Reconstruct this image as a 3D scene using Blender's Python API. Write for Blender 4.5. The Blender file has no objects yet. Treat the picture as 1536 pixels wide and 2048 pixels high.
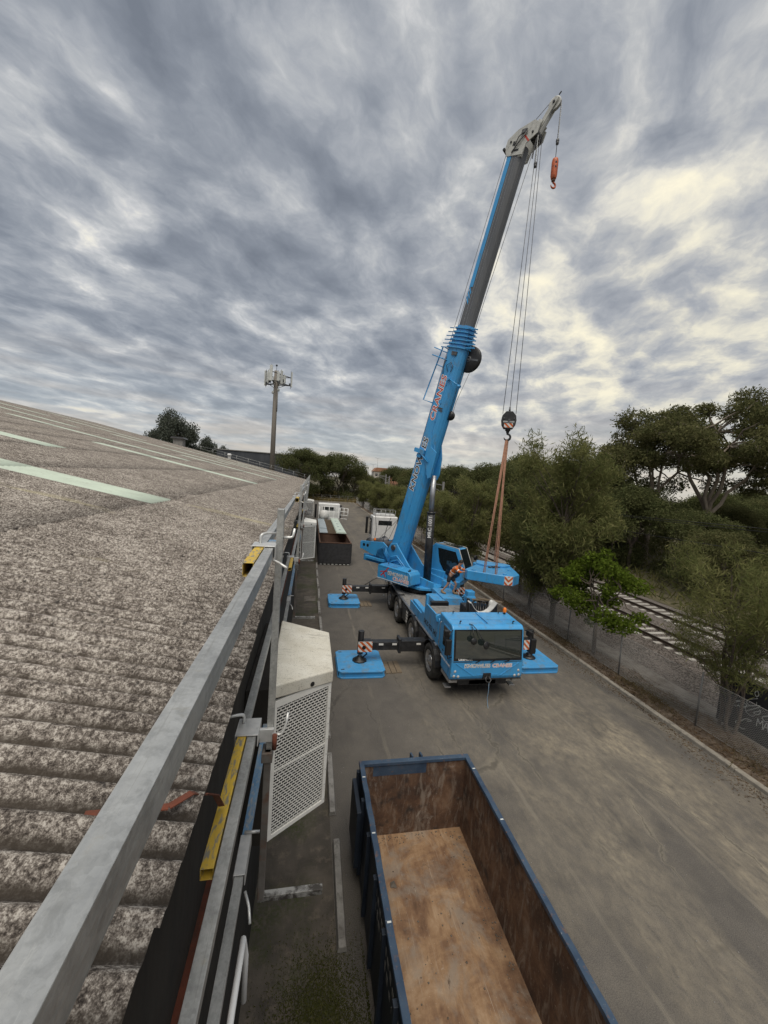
import bpy, math, random
import numpy as np
from mathutils import Vector, Matrix
random.seed(7); RNG = np.random.default_rng(7)
S = bpy.context.scene
C = S.collection
RAD = math.radians

# ------------------------------------------------------------------ camera
EYE = Vector((0, 0, 8.3))
cd = bpy.data.cameras.new('camera'); cam = bpy.data.objects.new('camera', cd); C.objects.link(cam)
cd.sensor_fit = 'VERTICAL'; cd.sensor_height = 36; cd.lens = 36 * 770 / 2048
cd.clip_start = .05; cd.clip_end = 4000
_vy = Vector((-146, 74, -770)).normalized(); _vz = Vector((630, 8596, 770)).normalized()
_vz = (_vz - _vy * _vz.dot(_vy) * .5).normalized(); _vy = (_vy - _vz * _vz.dot(_vy)).normalized()
_vx = _vy.cross(_vz)
cam.matrix_world = Matrix.Translation(EYE) @ Matrix((_vx, _vy, _vz)).to_4x4()
S.camera = cam

# ------------------------------------------------------------------ sky and sun
SUN_EL, SUN_AZ = RAD(64), RAD(192)          # azimuth measured from +Y towards +X
SUN_DIR = Vector((math.sin(SUN_AZ) * math.cos(SUN_EL), math.cos(SUN_AZ) * math.cos(SUN_EL), math.sin(SUN_EL)))
GLOW_DIR = Vector((math.sin(RAD(46)) * math.cos(RAD(13)), math.cos(RAD(46)) * math.cos(RAD(13)), math.sin(RAD(13))))
W = bpy.data.worlds.new('World'); S.world = W; W.use_nodes = True

class NT:
    """small helper for node trees"""
    def __init__(s, nt): s.nt = nt; s.n = nt.nodes; s.l = nt.links
    def add(s, t, **k):
        n = s.n.new(t)
        for a, b in k.items(): setattr(n, a, b)
        return n
    def put(s, sock, v):
        if hasattr(v, 'is_linked') or hasattr(v, 'links'): s.l.new(v, sock)
        elif v is not None:
            if isinstance(v, (tuple, list)) and len(v) == 3 and sock.type == 'RGBA': v = (*v, 1)
            sock.default_value = v
    def math(s, op, a, b=None, c=None, clamp=False):
        n = s.add('ShaderNodeMath', operation=op, use_clamp=clamp)
        for i, v in enumerate((a, b, c)): s.put(n.inputs[i], v)
        return n.outputs[0]
    def vmath(s, op, a, b=None):
        n = s.add('ShaderNodeVectorMath', operation=op)
        s.put(n.inputs[0], a)
        if b is not None: s.put(n.inputs[1], b)
        return n.outputs['Value'] if op == 'DOT_PRODUCT' else n.outputs[0]
    def noise(s, vec, scale, detail=4, rough=.55, dist=0, out='Fac'):
        n = s.add('ShaderNodeTexNoise'); s.put(n.inputs['Vector'], vec)
        n.inputs['Scale'].default_value = scale; n.inputs['Detail'].default_value = detail
        n.inputs['Roughness'].default_value = rough; n.inputs['Distortion'].default_value = dist
        return n.outputs[out]
    def voro(s, vec, scale, feature='F1', out='Distance'):
        n = s.add('ShaderNodeTexVoronoi', feature=feature)
        if feature == 'SMOOTH_F1': n.voronoi_dimensions = '2D'
        s.put(n.inputs['Vector'], vec)
        n.inputs['Scale'].default_value = scale
        return n.outputs[out]
    def ramp(s, fac, stops, interp='LINEAR'):
        n = s.add('ShaderNodeValToRGB'); s.put(n.inputs[0], fac); e = n.color_ramp.elements
        n.color_ramp.interpolation = interp
        while len(e) < len(stops): e.new(.5)
        for q, (p, c) in zip(e, stops):
            q.position = p
            q.color = (c, c, c, 1) if not isinstance(c, (tuple, list)) else (*c, 1)
        return n.outputs[0]
    def mix(s, fac, a, b, mode='MIX'):
        n = s.add('ShaderNodeMix', data_type='RGBA', blend_type=mode)
        s.put(n.inputs[0], fac); s.put(n.inputs[6], a); s.put(n.inputs[7], b)
        return n.outputs[2]
    def mapping(s, vec, scale=(1, 1, 1), rot=(0, 0, 0), loc=(0, 0, 0)):
        n = s.add('ShaderNodeMapping'); s.put(n.inputs[0], vec)
        n.inputs['Scale'].default_value = scale; n.inputs['Rotation'].default_value = rot; n.inputs['Location'].default_value = loc
        return n.outputs[0]
    def sep(s, vec):
        n = s.add('ShaderNodeSeparateXYZ'); s.put(n.inputs[0], vec); return n.outputs
    def comb(s, x, y, z):
        n = s.add('ShaderNodeCombineXYZ')
        for i, v in enumerate((x, y, z)): s.put(n.inputs[i], v)
        return n.outputs[0]

SEED = 1.3
def build_world():
    t = NT(W.node_tree); t.n.clear()
    out = t.add('ShaderNodeOutputWorld')
    d = t.add('ShaderNodeTexCoord').outputs['Generated']
    x, y, z = t.sep(d)
    zc = t.math('MAXIMUM', z, 0.0)
    den = t.math('ADD', zc, .16)
    p = t.comb(t.math('DIVIDE', x, den), t.math('DIVIDE', y, den), SEED)   # flat cloud layer seen from below
    ca, sa = math.cos(RAD(34)), math.sin(RAD(34))      # cloud rolls run towards 34 degrees right of the yard
    pc = t.vmath('DOT_PRODUCT', p, (ca, -sa, 0)); pa = t.vmath('DOT_PRODUCT', p, (sa, ca, 0))
    q = t.comb(t.math('MULTIPLY', pc, 1.65), t.math('MULTIPLY', pa, 1.25), SEED)
    wa = t.vmath('MULTIPLY', t.vmath('SUBTRACT', t.noise(q, 2.2, 4, .55, out='Color'), (.5, .5, .5)), (.30, .30, 0))
    qw = t.vmath('ADD', q, wa)
    big = t.noise(q, .55, 1, .5)
    mid = t.noise(qw, 1.35, 2, .5)
    puff = t.noise(qw, 5.6, 8, .62)                      # ragged lumps
    # rounded undersides: billows of two sizes
    def billow(sc, w):
        n = t.voro(t.vmath('ADD', q, t.vmath('MULTIPLY', wa, (w, w, 0))), sc, 'SMOOTH_F1')
        return n
    b1 = billow(2.0, 1.5); b2 = billow(4.6, 1.2)
    v = t.math('ADD', t.math('MULTIPLY', big, .26), t.math('ADD', t.math('MULTIPLY', mid, .34), t.math('MULTIPLY', puff, .42)))
    v = t.math('ADD', v, t.math('ADD', t.math('MULTIPLY', t.math('SUBTRACT', b1, .45), .20), t.math('MULTIPLY', t.math('SUBTRACT', b2, .42), .20)))
    # brighter cloud towards the veiled sun
    g = t.math('MAXIMUM', t.vmath('DOT_PRODUCT', d, tuple(GLOW_DIR)), 0.0)
    g1 = t.math('POWER', g, 10.0)
    v2 = t.math('ADD', t.math('MULTIPLY_ADD', v, 1.15, -.100), t.math('MULTIPLY', g1, .055))
    cool = t.ramp(v2, [(.20, (.185, .206, .242)), (.33, (.248, .272, .312)), (.41, (.312, .336, .374)), (.48, (.400, .420, .452)), (.54, (.50, .515, .53)), (.585, (.62, .625, .63)), (.64, (.82, .80, .74)), (.73, (1.06, .99, .79))])
    warm = t.ramp(v2, [(.22, (.22, .24, .28)), (.34, (.28, .30, .34)), (.47, (.41, .425, .45)), (.55, (.56, .555, .53)), (.62, (.77, .735, .62)), (.73, (1.0, .93, .71))])
    cloud = t.mix(t.math('MULTIPLY', g1, 1.1, clamp=True), cool, warm)
    # thick smooth air near the horizon, with thin pale streaks of far cloud
    hz = t.ramp(z, [(.0, 1.0), (.05, .85), (.14, .35), (.26, 0.0)])
    hcol = t.mix(t.math('MULTIPLY', t.math('POWER', g, 5.0), 1.0, clamp=True), (.40, .445, .485), (.66, .635, .55))
    far = t.noise(t.comb(t.math('MULTIPLY', x, 2.2), t.math('MULTIPLY', y, 2.2), t.math('MULTIPLY', z, 22.0)), 1.3, 5, .55)
    hcol = t.mix(t.ramp(far, [(.42, 0), (.60, .85)]), hcol, (.74, .65, .55))
    cloud = t.mix(t.math('MULTIPLY', hz, .85), cloud, hcol)
    sky = t.add('ShaderNodeTexSky', sky_type='NISHITA', sun_disc=False)
    sky.sun_elevation = SUN_EL; sky.sun_rotation = SUN_AZ
    nis = t.vmath('MULTIPLY', sky.outputs[0], (.12, .12, .12))
    col = t.mix(.93, nis, cloud)
    bg = t.add('ShaderNodeBackground'); t.l.new(col, bg.inputs[0]); bg.inputs[1].default_value = .56
    t.l.new(bg.outputs[0], out.inputs[0])
build_world()

sl = bpy.data.lights.new('sun', 'SUN'); sun = bpy.data.objects.new('sun', sl); C.objects.link(sun)
sl.energy = 1.5; sl.angle = RAD(50); sl.color = (1, .93, .81)
sun.rotation_euler = SUN_DIR.to_track_quat('Z', 'Y').to_euler()
S.cycles.max_bounces = 5; S.cycles.diffuse_bounces = 3; S.cycles.glossy_bounces = 3; S.cycles.transmission_bounces = 3
S.view_settings.view_transform = 'Standard'; S.view_settings.look = 'None'
S.view_settings.exposure = 0.88; S.view_settings.gamma = 1.0; S.view_settings.use_curve_mapping = False

# ------------------------------------------------------------------ materials
MATS = {}
def new_mat(name):
    m = bpy.data.materials.new(name); m.use_nodes = True
    t = NT(m.node_tree); t.n.clear()
    o = t.add('ShaderNodeOutputMaterial'); b = t.add('ShaderNodeBsdfPrincipled')
    t.l.new(b.outputs[0], o.inputs[0]); MATS[name] = m
    return t, b
def coords(t, world=False):
    if world: return t.add('ShaderNodeNewGeometry').outputs['Position']
    return t.add('ShaderNodeTexCoord').outputs['Object']
def bump(t, b, h, strength=.3, dist=.01):
    n = t.add('ShaderNodeBump'); n.inputs['Strength'].default_value = strength; n.inputs['Distance'].default_value = dist
    t.l.new(h, n.inputs['Height']); t.l.new(n.outputs[0], b.inputs['Normal'])
def pm(name, c1, c2=None, scale=4, rough=.6, metal=0, stretch=(1, 1, 1), bmp=0, bscale=None, lo=.35, hi=.65, dirt=None, dscale=1.3, dlo=.5, dhi=.75, world=False, coat=0, spec=.5, bdist=.01):
    t, b = new_mat(name); p = t.mapping(coords(t, world), scale=stretch)
    col = c1
    if c2 is not None:
        col = t.mix(t.ramp(t.noise(p, scale, 6, .6), [(lo, 0), (hi, 1)]), c1, c2)
    if dirt is not None:
        col = t.mix(t.ramp(t.noise(p, dscale, 8, .68, .4), [(dlo, 0), (dhi, 1)]), col, dirt)
    t.put(b.inputs['Base Color'], col)
    b.inputs['Metallic'].default_value = metal
    t.put(b.inputs['Roughness'], t.ramp(t.noise(p, scale * 1.7, 4), [(.3, max(rough - .1, .02)), (.7, min(rough + .12, 1))]) if c2 is not None else rough)
    b.inputs['Coat Weight'].default_value = coat; b.inputs['Coat Roughness'].default_value = .08
    b.inputs['Specular IOR Level'].default_value = spec
    if bmp: bump(t, b, t.noise(p, bscale or scale * 6, 5, .6), bmp, bdist)
    return MATS[name]

BLUE1, BLUE2 = (.044, .285, .60), (.054, .32, .65)
pm('blue', BLUE1, BLUE2, 2.5, .36, coat=.25, dirt=(.12, .17, .21), dscale=3.6, dlo=.52, dhi=.80, stretch=(1, 1, .4))
pm('blue_dirty', (.05, .28, .58), (.08, .32, .63), 4, .55, dirt=(.17, .20, .21), dscale=3, dlo=.50, dhi=.74, bmp=.1)
pm('black', (.012, .012, .013), (.03, .03, .032), 6, .45, dirt=(.07, .065, .06), dscale=3, dlo=.6, dhi=.9)
pm('rubber', (.018, .018, .018), (.045, .042, .038), 5, .85, bmp=.3, bscale=30)
pm('alu', (.58, .58, .58), (.40, .40, .41), 9, .38, .85)
pm('chrome', (.50, .51, .52), (.42, .42, .44), 3, .38, .7)
pm('deck', (.16, .155, .15), (.24, .235, .225), 7, .8, dirt=(.07, .065, .06), dscale=4, bmp=.3, bscale=60)
pm('boom_grey', (.085, .09, .10), (.12, .125, .135), 1.2, .45, stretch=(1, 1, .15), dirt=(.17, .17, .17), dscale=5, dlo=.55, dhi=.95)
pm('offwhite', (.52, .52, .49), (.40, .40, .38), 5, .5, dirt=(.16, .15, .13), dscale=4, dlo=.55, dhi=.8)
pm('white', (.70, .70, .69), (.60, .60, .60), 3, .35, coat=.2, dirt=(.3, .29, .27), dscale=4, dlo=.62, dhi=.9)
pm('plain_white', (.8, .8, .8), rough=.5)
pm('red', (.50, .045, .025), rough=.5)
pm('textblack', (.012, .012, .014), rough=.5)
pm('board_orange', (.55, .115, .015), (.48, .09, .015), 6, .5)
pm('board_white', (.72, .71, .68), (.6, .58, .55), 6, .5)
pm('orange_paint', (.55, .12, .03), (.42, .08, .025), 5, .5, dirt=(.15, .06, .03), dscale=5)
pm('sling', (.33, .17, .11), (.22, .115, .075), 8, .85, bmp=.3)
pm('rope', (.07, .072, .08), (.12, .12, .13), 30, .5, .6)
pm('steel_dark', (.07, .07, .075), (.13, .13, .13), 8, .5, .6)
pm('beacon', (.8, .2, .02), rough=.2)
pm('lamp_glass', (.75, .77, .78), rough=.08, metal=.6)
pm('timber', (.20, .155, .105), (.13, .10, .07), 5, .85, stretch=(1, 8, 1), bmp=.4, bscale=25)
def galv():
    t, b = new_mat('galv'); p = coords(t)
    sp = t.sep(t.voro(p, 70, 'F1', 'Color'))[0]
    col = t.mix(t.ramp(t.noise(p, 5, 6, .65, .3), [(.35, 0), (.68, 1)]), (.30, .305, .30), (.52, .525, .51))
    col = t.mix(t.math('MULTIPLY', sp, .30), col, (.60, .61, .60))
    col = t.mix(t.ramp(t.noise(p, 26, 6, .7, .4), [(.48, 0), (.66, .5)]), col, (.24, .245, .24))
    lines = t.noise(t.mapping(p, scale=(60, 1.1, 60)), 1.0, 5, .7)
    col = t.mix(t.ramp(lines, [(.56, 0), (.70, .55)]), col, (.17, .17, .165))
    col = t.mix(t.ramp(t.noise(t.mapping(p, scale=(25, 3, 25), rot=(.1, 0, .12)), 1.3, 6, .75, .3), [(.62, 0), (.70, .6)]), col, (.60, .60, .57))
    col = t.mix(t.ramp(t.noise(p, 9, 7, .75), [(.60, 0), (.72, .5)]), col, (.36, .33, .26))
    t.put(b.inputs['Base Color'], col); b.inputs['Metallic'].default_value = .55
    t.put(b.inputs['Roughness'], t.ramp(lines, [(.35, .34), (.7, .60)])); bump(t, b, t.math('ADD', lines, t.noise(p, 120, 3)), .12, .004)
galv()
pm('galv_new', (.55, .56, .56), (.68, .68, .67), 14, .4, .5, dirt=(.30, .29, .27), dscale=9, dlo=.6, dhi=.8, bmp=.1, bscale=40)
pm('paint_yellow', (.62, .42, .05), (.50, .34, .05), 6, .55, dirt=(.22, .21, .17), dscale=26, dlo=.50, dhi=.60, stretch=(1.6, .5, 1.6), bmp=.15)
pm('paint_blue', (.085, .19, .33), (.16, .28, .42), 6, .6, dirt=(.30, .31, .31), dscale=22, dlo=.49, dhi=.60, stretch=(1.6, .5, 1.6), bmp=.15)
pm('red_oxide', (.17, .045, .022), (.11, .035, .02), 9, .85, dirt=(.06, .03, .02), dscale=6, bmp=.3)
pm('wall_eave_shade', (.010, .008, .006), (.020, .016, .012), 3, .9, stretch=(1, 1, .3), bmp=.3)  # shade under the eave is put into this near-black wall colour
pm('post_dark', (.10, .09, .08), (.16, .15, .14), 5, .6, .3, dirt=(.14, .06, .03), dscale=7)
pm('mortar', (.30, .29, .27), (.22, .21, .20), 4, .9, dirt=(.10, .09, .08), dscale=6, bmp=.4, bscale=40)
pm('kerb', (.33, .30, .25), (.22, .20, .17), 2.2, .9, dirt=(.11, .095, .08), dscale=5, bmp=.4, bscale=50, world=True)
pm('concrete_pale', (.21, .19, .165), (.14, .125, .108), 1.5, .9, dirt=(.10, .082, .066), dscale=2.2, dlo=.42, dhi=.62, bmp=.4, bscale=30, world=True)
pm('sleeper', (.42, .40, .365), (.33, .31, .28), 3, .9, dirt=(.18, .15, .125), dscale=4, dlo=.55, dhi=.8, bmp=.3, world=True)
pm('rail_steel', (.055, .04, .032), (.09, .065, .05), 6, .6, .4, world=True)
pm('rail_head', (.42, .41, .40), rough=.3, metal=.9)
pm('soil', (.085, .062, .045), (.14, .105, .075), 3.5, .95, dirt=(.20, .155, .11), dscale=6, bmp=.7, bscale=30, world=True, bdist=.03)
pm('scrub_ground', (.065, .058, .030), (.10, .088, .048), .35, .95, dirt=(.14, .115, .065), dscale=.5, bmp=.6, bscale=6, world=True, bdist=.05)
pm('litter', (.16, .11, .075), (.085, .06, .045), 8, .9, world=True)
pm('skin', (.42, .24, .17), (.36, .20, .14), 8, .55)
pm('hair', (.02, .015, .012), rough=.6)
pm('shirt', (.62, .14, .018), (.52, .11, .016), 6, .8)
pm('reflective', (.68, .68, .66), rough=.35)
pm('shorts', (.014, .014, .018), (.025, .025, .03), 8, .85)
pm('boot', (.28, .18, .10), (.20, .13, .08), 8, .8)
pm('trunk_dark', (.075, .058, .045), (.12, .095, .075), 6, .9, stretch=(1, 1, .25), bmp=.6, bscale=25)
pm('gum_bark', (.36, .30, .24), (.24, .19, .15), 1.2, .8, stretch=(1, 1, .3), dirt=(.15, .11, .085), dscale=1.5, bmp=.2)
pm('brick_house', (.36, .19, .12), (.30, .15, .10), 1, .9)
pm('far_wall', (.46, .43, .38), (.40, .37, .33), 1, .9)
pm('far_roof', (.32, .16, .09), (.25, .12, .07), 1, .8)
pm('far_dark', (.035, .04, .05), (.06, .065, .075), .4, .7, stretch=(1, 1, .2))
pm('mast_pole', (.17, .15, .125), (.13, .115, .10), .6, .7, stretch=(3, 3, .2))
pm('antenna', (.56, .57, .54), (.47, .48, .46), 2, .5)
pm('green_panel', (.50, .58, .51), (.42, .50, .45), 2, .6, dirt=(.28, .30, .28), dscale=3)
pm('grey_panel', (.36, .41, .44), (.28, .33, .36), 2, .5, dirt=(.2, .22, .22), dscale=3)
pm('bag', (.62, .62, .60), (.5, .5, .49), 4, .7)
pm('grille_back', (.012, .012, .012), rough=.9)
pm('hood_white', (.78, .77, .73), (.70, .69, .65), 5, .5, dirt=(.46, .44, .38), dscale=5, dlo=.62, dhi=.9)
pm('graffiti_black', (.012, .013, .016), (.03, .03, .034), 3, .7, dirt=(.10, .06, .06), dscale=2, dlo=.6, dhi=.75)
pm('chalk', (.62, .64, .63), rough=.7)
pm('dry_grass_ground', (.24, .19, .09), (.14, .12, .06), 1.2, .95, bmp=.5, world=True)
pm('plastic_black', (.014, .014, .015), rough=.35)
pm('tarp_black', (.02, .02, .023), (.035, .035, .038), 3, .75, bmp=.2)
pm('rust_dark', (.085, .042, .026), (.13, .07, .045), 2.5, .8, dirt=(.05, .035, .03), dscale=4, bmp=.3)

def glass(name, col=(.012, .016, .018), rough=.04):
    t, b = new_mat(name); b.inputs['Base Color'].default_value = (*col, 1); b.inputs['Roughness'].default_value = rough
    b.inputs['Specular IOR Level'].default_value = .8; b.inputs['Coat Weight'].default_value = .4; b.inputs['Coat Roughness'].default_value = .02
glass('glass'); glass('screen_glass', (.02, .028, .027), .03); MATS['screen_glass'].node_tree.nodes['Principled BSDF'].inputs['Coat Weight'].default_value = 1; MATS['screen_glass'].node_tree.nodes['Principled BSDF'].inputs['Coat IOR'].default_value = 2.1

def asphalt():
    t, b = new_mat('asphalt'); p = coords(t, True)
    a = t.noise(p, 55, 4, .75); m = t.noise(p, 1.3, 6, .62, .3)
    st = t.noise(t.mapping(p, scale=(.8, .28, 1)), 1.0, 9, .68, .4)           # long tyre-borne streaks
    st2 = t.noise(t.mapping(p, scale=(.34, .19, 1), rot=(0, 0, RAD(4))), 1.0, 8, .66, .6)
    fine = t.noise(t.mapping(p, scale=(2.4, 1.3, 1)), 2.2, 9, .74, .2)
    x, y, _ = t.sep(p)
    base = t.mix(t.ramp(m, [(.3, 0), (.7, 1)]), (.108, .098, .088), (.160, .145, .128))
    base = t.mix(t.ramp(a, [(.36, .75), (.60, 0)]), base, (.045, .042, .039))
    # pale dust lies where trucks turn, on the kerb side of the yard
    zone = t.math('MULTIPLY', t.ramp(t.math('DIVIDE', x, 14.0), [(.22, .10), (.42, .55), (.75, 1.0), (1.0, .8)]), t.ramp(t.math('DIVIDE', y, 130.0), [(.0, .75), (.07, 1.0), (.13, .55), (.3, .45), (1., .7)]))
    dust = t.math('ADD', t.ramp(st, [(.45, 0), (.68, .7)]), t.ramp(st2, [(.41, 0), (.64, .75)]))
    dust = t.math('MULTIPLY', t.math('MULTIPLY', dust, zone), t.ramp(fine, [(.34, .12), (.64, 1.15)]), clamp=True)
    col = t.mix(dust, base, (.285, .245, .182))
    oil = t.ramp(t.noise(t.mapping(p, scale=(.6, .22, 1), loc=(3, 1, 0)), .9, 5, .6), [(.60, 0), (.74, .6)])
    col = t.mix(oil, col, (.052, .050, .050))
    # cracks: thin dark lines with pale edges
    cw = t.vmath('ADD', p, t.vmath('MULTIPLY', t.noise(p, 1.1, 5, .6, out='Color'), (.9, .9, 0)))
    ck = t.voro(t.mapping(cw, scale=(.55, .17, .0)), 1.0, 'DISTANCE_TO_EDGE')
    crack = t.ramp(ck, [(.0, 1), (.006, .8), (.011, 0)])
    msk = t.ramp(t.noise(p, .22, 3), [(.47, 0), (.55, 1)])
    col = t.mix(t.math('MULTIPLY', t.ramp(ck, [(.004, .55), (.035, 0)]), t.math('MULTIPLY', msk, zone)), col, (.27, .24, .185))
    col = t.mix(t.math('MULTIPLY', crack, t.math('MULTIPLY', msk, .5)), col, (.035, .032, .03))
    # straight longitudinal paving joints
    for jx, wd in ((2.75, .014), (6.1, .012), (9.6, .012)):
        wob = t.math('MULTIPLY', t.math('SUBTRACT', t.noise(t.comb(0, y, jx), .8, 5), .5), .22)
        dd = t.math('ABSOLUTE', t.math('SUBTRACT', t.math('ADD', x, wob), jx))
        col = t.mix(t.math('MULTIPLY', t.ramp(dd, [(.0, .5), (wd * 2.2, .3), (wd * 6, 0)]), t.ramp(t.noise(p, .5, 4), [(.40, .1), (.56, 1)])), col, (.27, .24, .19))
        col = t.mix(t.ramp(dd, [(.0, .55), (wd * .5, 0)]), col, (.04, .036, .033))
    t.put(b.inputs['Base Color'], col)
    t.put(b.inputs['Roughness'], t.ramp(m, [(.3, .78), (.7, .95)])); b.inputs['Specular IOR Level'].default_value = .35
    bump(t, b, t.math('ADD', t.math('MULTIPLY', a, .6), t.math('MULTIPLY', crack, -1.0)), .45, .012)
asphalt()

def strip_mat():
    t, b = new_mat('wall_strip'); p = coords(t, True)
    col = t.mix(t.ramp(t.noise(p, 1.6, 7, .62, .3), [(.34, 0), (.66, 1)]), (.055, .048, .040), (.105, .09, .074))
    col = t.mix(t.ramp(t.noise(p, 4, 6, .7), [(.52, 0), (.7, .7)]), col, (.165, .135, .105))
    moss = t.math('MULTIPLY', t.ramp(t.noise(p, .55, 5, .6), [(.48, 0), (.60, 1)]), t.ramp(t.noise(p, 14, 4, .7), [(.4, .1), (.6, 1)]))
    col = t.mix(moss, col, (.045, .055, .018))
    t.put(b.inputs['Base Color'], col); b.inputs['Roughness'].default_value = .92
    bump(t, b, t.noise(p, 40, 5, .7), .5, .012)
strip_mat()

def roof_mat():
    t, b = new_mat('fibre_cement'); p = coords(t, True)
    # weathered fibre cement: bare pale cement, dark lichen dots, grey and cream lichen rosettes
    big = t.noise(p, 1.1, 4, .6); n1 = t.noise(p, 9, 7, .70, .25); n2 = t.noise(p, 46, 6, .74, .1); n3 = t.noise(p, 170, 3, .65)
    v = t.math('ADD', t.math('MULTIPLY', n1, .22), t.math('ADD', t.math('MULTIPLY', n2, .58), t.math('MULTIPLY', n3, .30)))
    v = t.math('ADD', v, t.math('MULTIPLY', t.math('SUBTRACT', big, .5), .10))
    col = t.ramp(v, [(.43, (.032, .027, .024)), (.485, (.082, .069, .060)), (.535, (.172, .149, .130)), (.575, (.30, .267, .235)), (.63, (.52, .48, .43))])
    ros = t.voro(t.vmath('ADD', p, t.vmath('MULTIPLY', t.noise(p, 20, 3, .6, out='Color'), (.06, .06, .06))), 13)
    col = t.mix(t.math('MULTIPLY', t.ramp(ros, [(.10, 1), (.26, 0)]), t.ramp(t.noise(p, 5, 3), [(.50, 0), (.58, .75)])), col, (.030, .028, .027))
    # valleys painted dark: dirt plus the shadow line of each corrugation, by surface height
    x, y, z = t.sep(p)
    ph = t.math('COSINE', t.math('MULTIPLY', t.math('ADD', y, 1.0), 2 * math.pi / .16))
    val = t.ramp(t.math('ADD', t.math('MULTIPLY_ADD', ph, .5, .5), t.math('MULTIPLY', t.math('SUBTRACT', n1, .5), .9)), [(.04, .92), (.44, .0)])
    col = t.mix(val, col, (.055, .045, .036))
    yl = t.ramp(t.noise(t.mapping(p, scale=(.25, 1.6, 1)), .8, 5, .6), [(.66, 0), (.74, .5)])
    col = t.mix(yl, col, (.40, .36, .22))
    t.put(b.inputs['Base Color'], col); b.inputs['Roughness'].default_value = .95; b.inputs['Specular IOR Level'].default_value = .2
    bump(t, b, v, .45, .008)
    t, b = new_mat('skylight'); p = coords(t, True)
    col = t.mix(t.ramp(t.noise(p, 2, 6, .6), [(.35, 0), (.7, 1)]), (.52, .60, .50), (.44, .50, .42))
    col = t.mix(t.ramp(t.noise(p, 12, 5, .7), [(.55, 0), (.75, .6)]), col, (.33, .34, .28))
    t.put(b.inputs['Base Color'], col); b.inputs['Roughness'].default_value = .5
roof_mat()

def ballast_mat():
    t, b = new_mat('ballast'); p = coords(t, True)
    c = t.voro(p, 22, 'F1', 'Color'); d = t.voro(p, 22)
    sx = t.sep(c)[0]
    col = t.ramp(sx, [(0, (.085, .072, .064)), (.5, (.15, .128, .113)), (1, (.25, .215, .19))])
    col = t.mix(t.ramp(t.noise(p, .6, 5, .6), [(.4, 0), (.68, .6)]), col, (.085, .072, .062))
    col = t.mix(t.ramp(d, [(.3, 0), (.7, .4)]), col, (.05, .043, .037))
    t.put(b.inputs['Base Color'], col); b.inputs['Roughness'].default_value = .95
    bump(t, b, d, -.6, .03)
ballast_mat()

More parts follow.
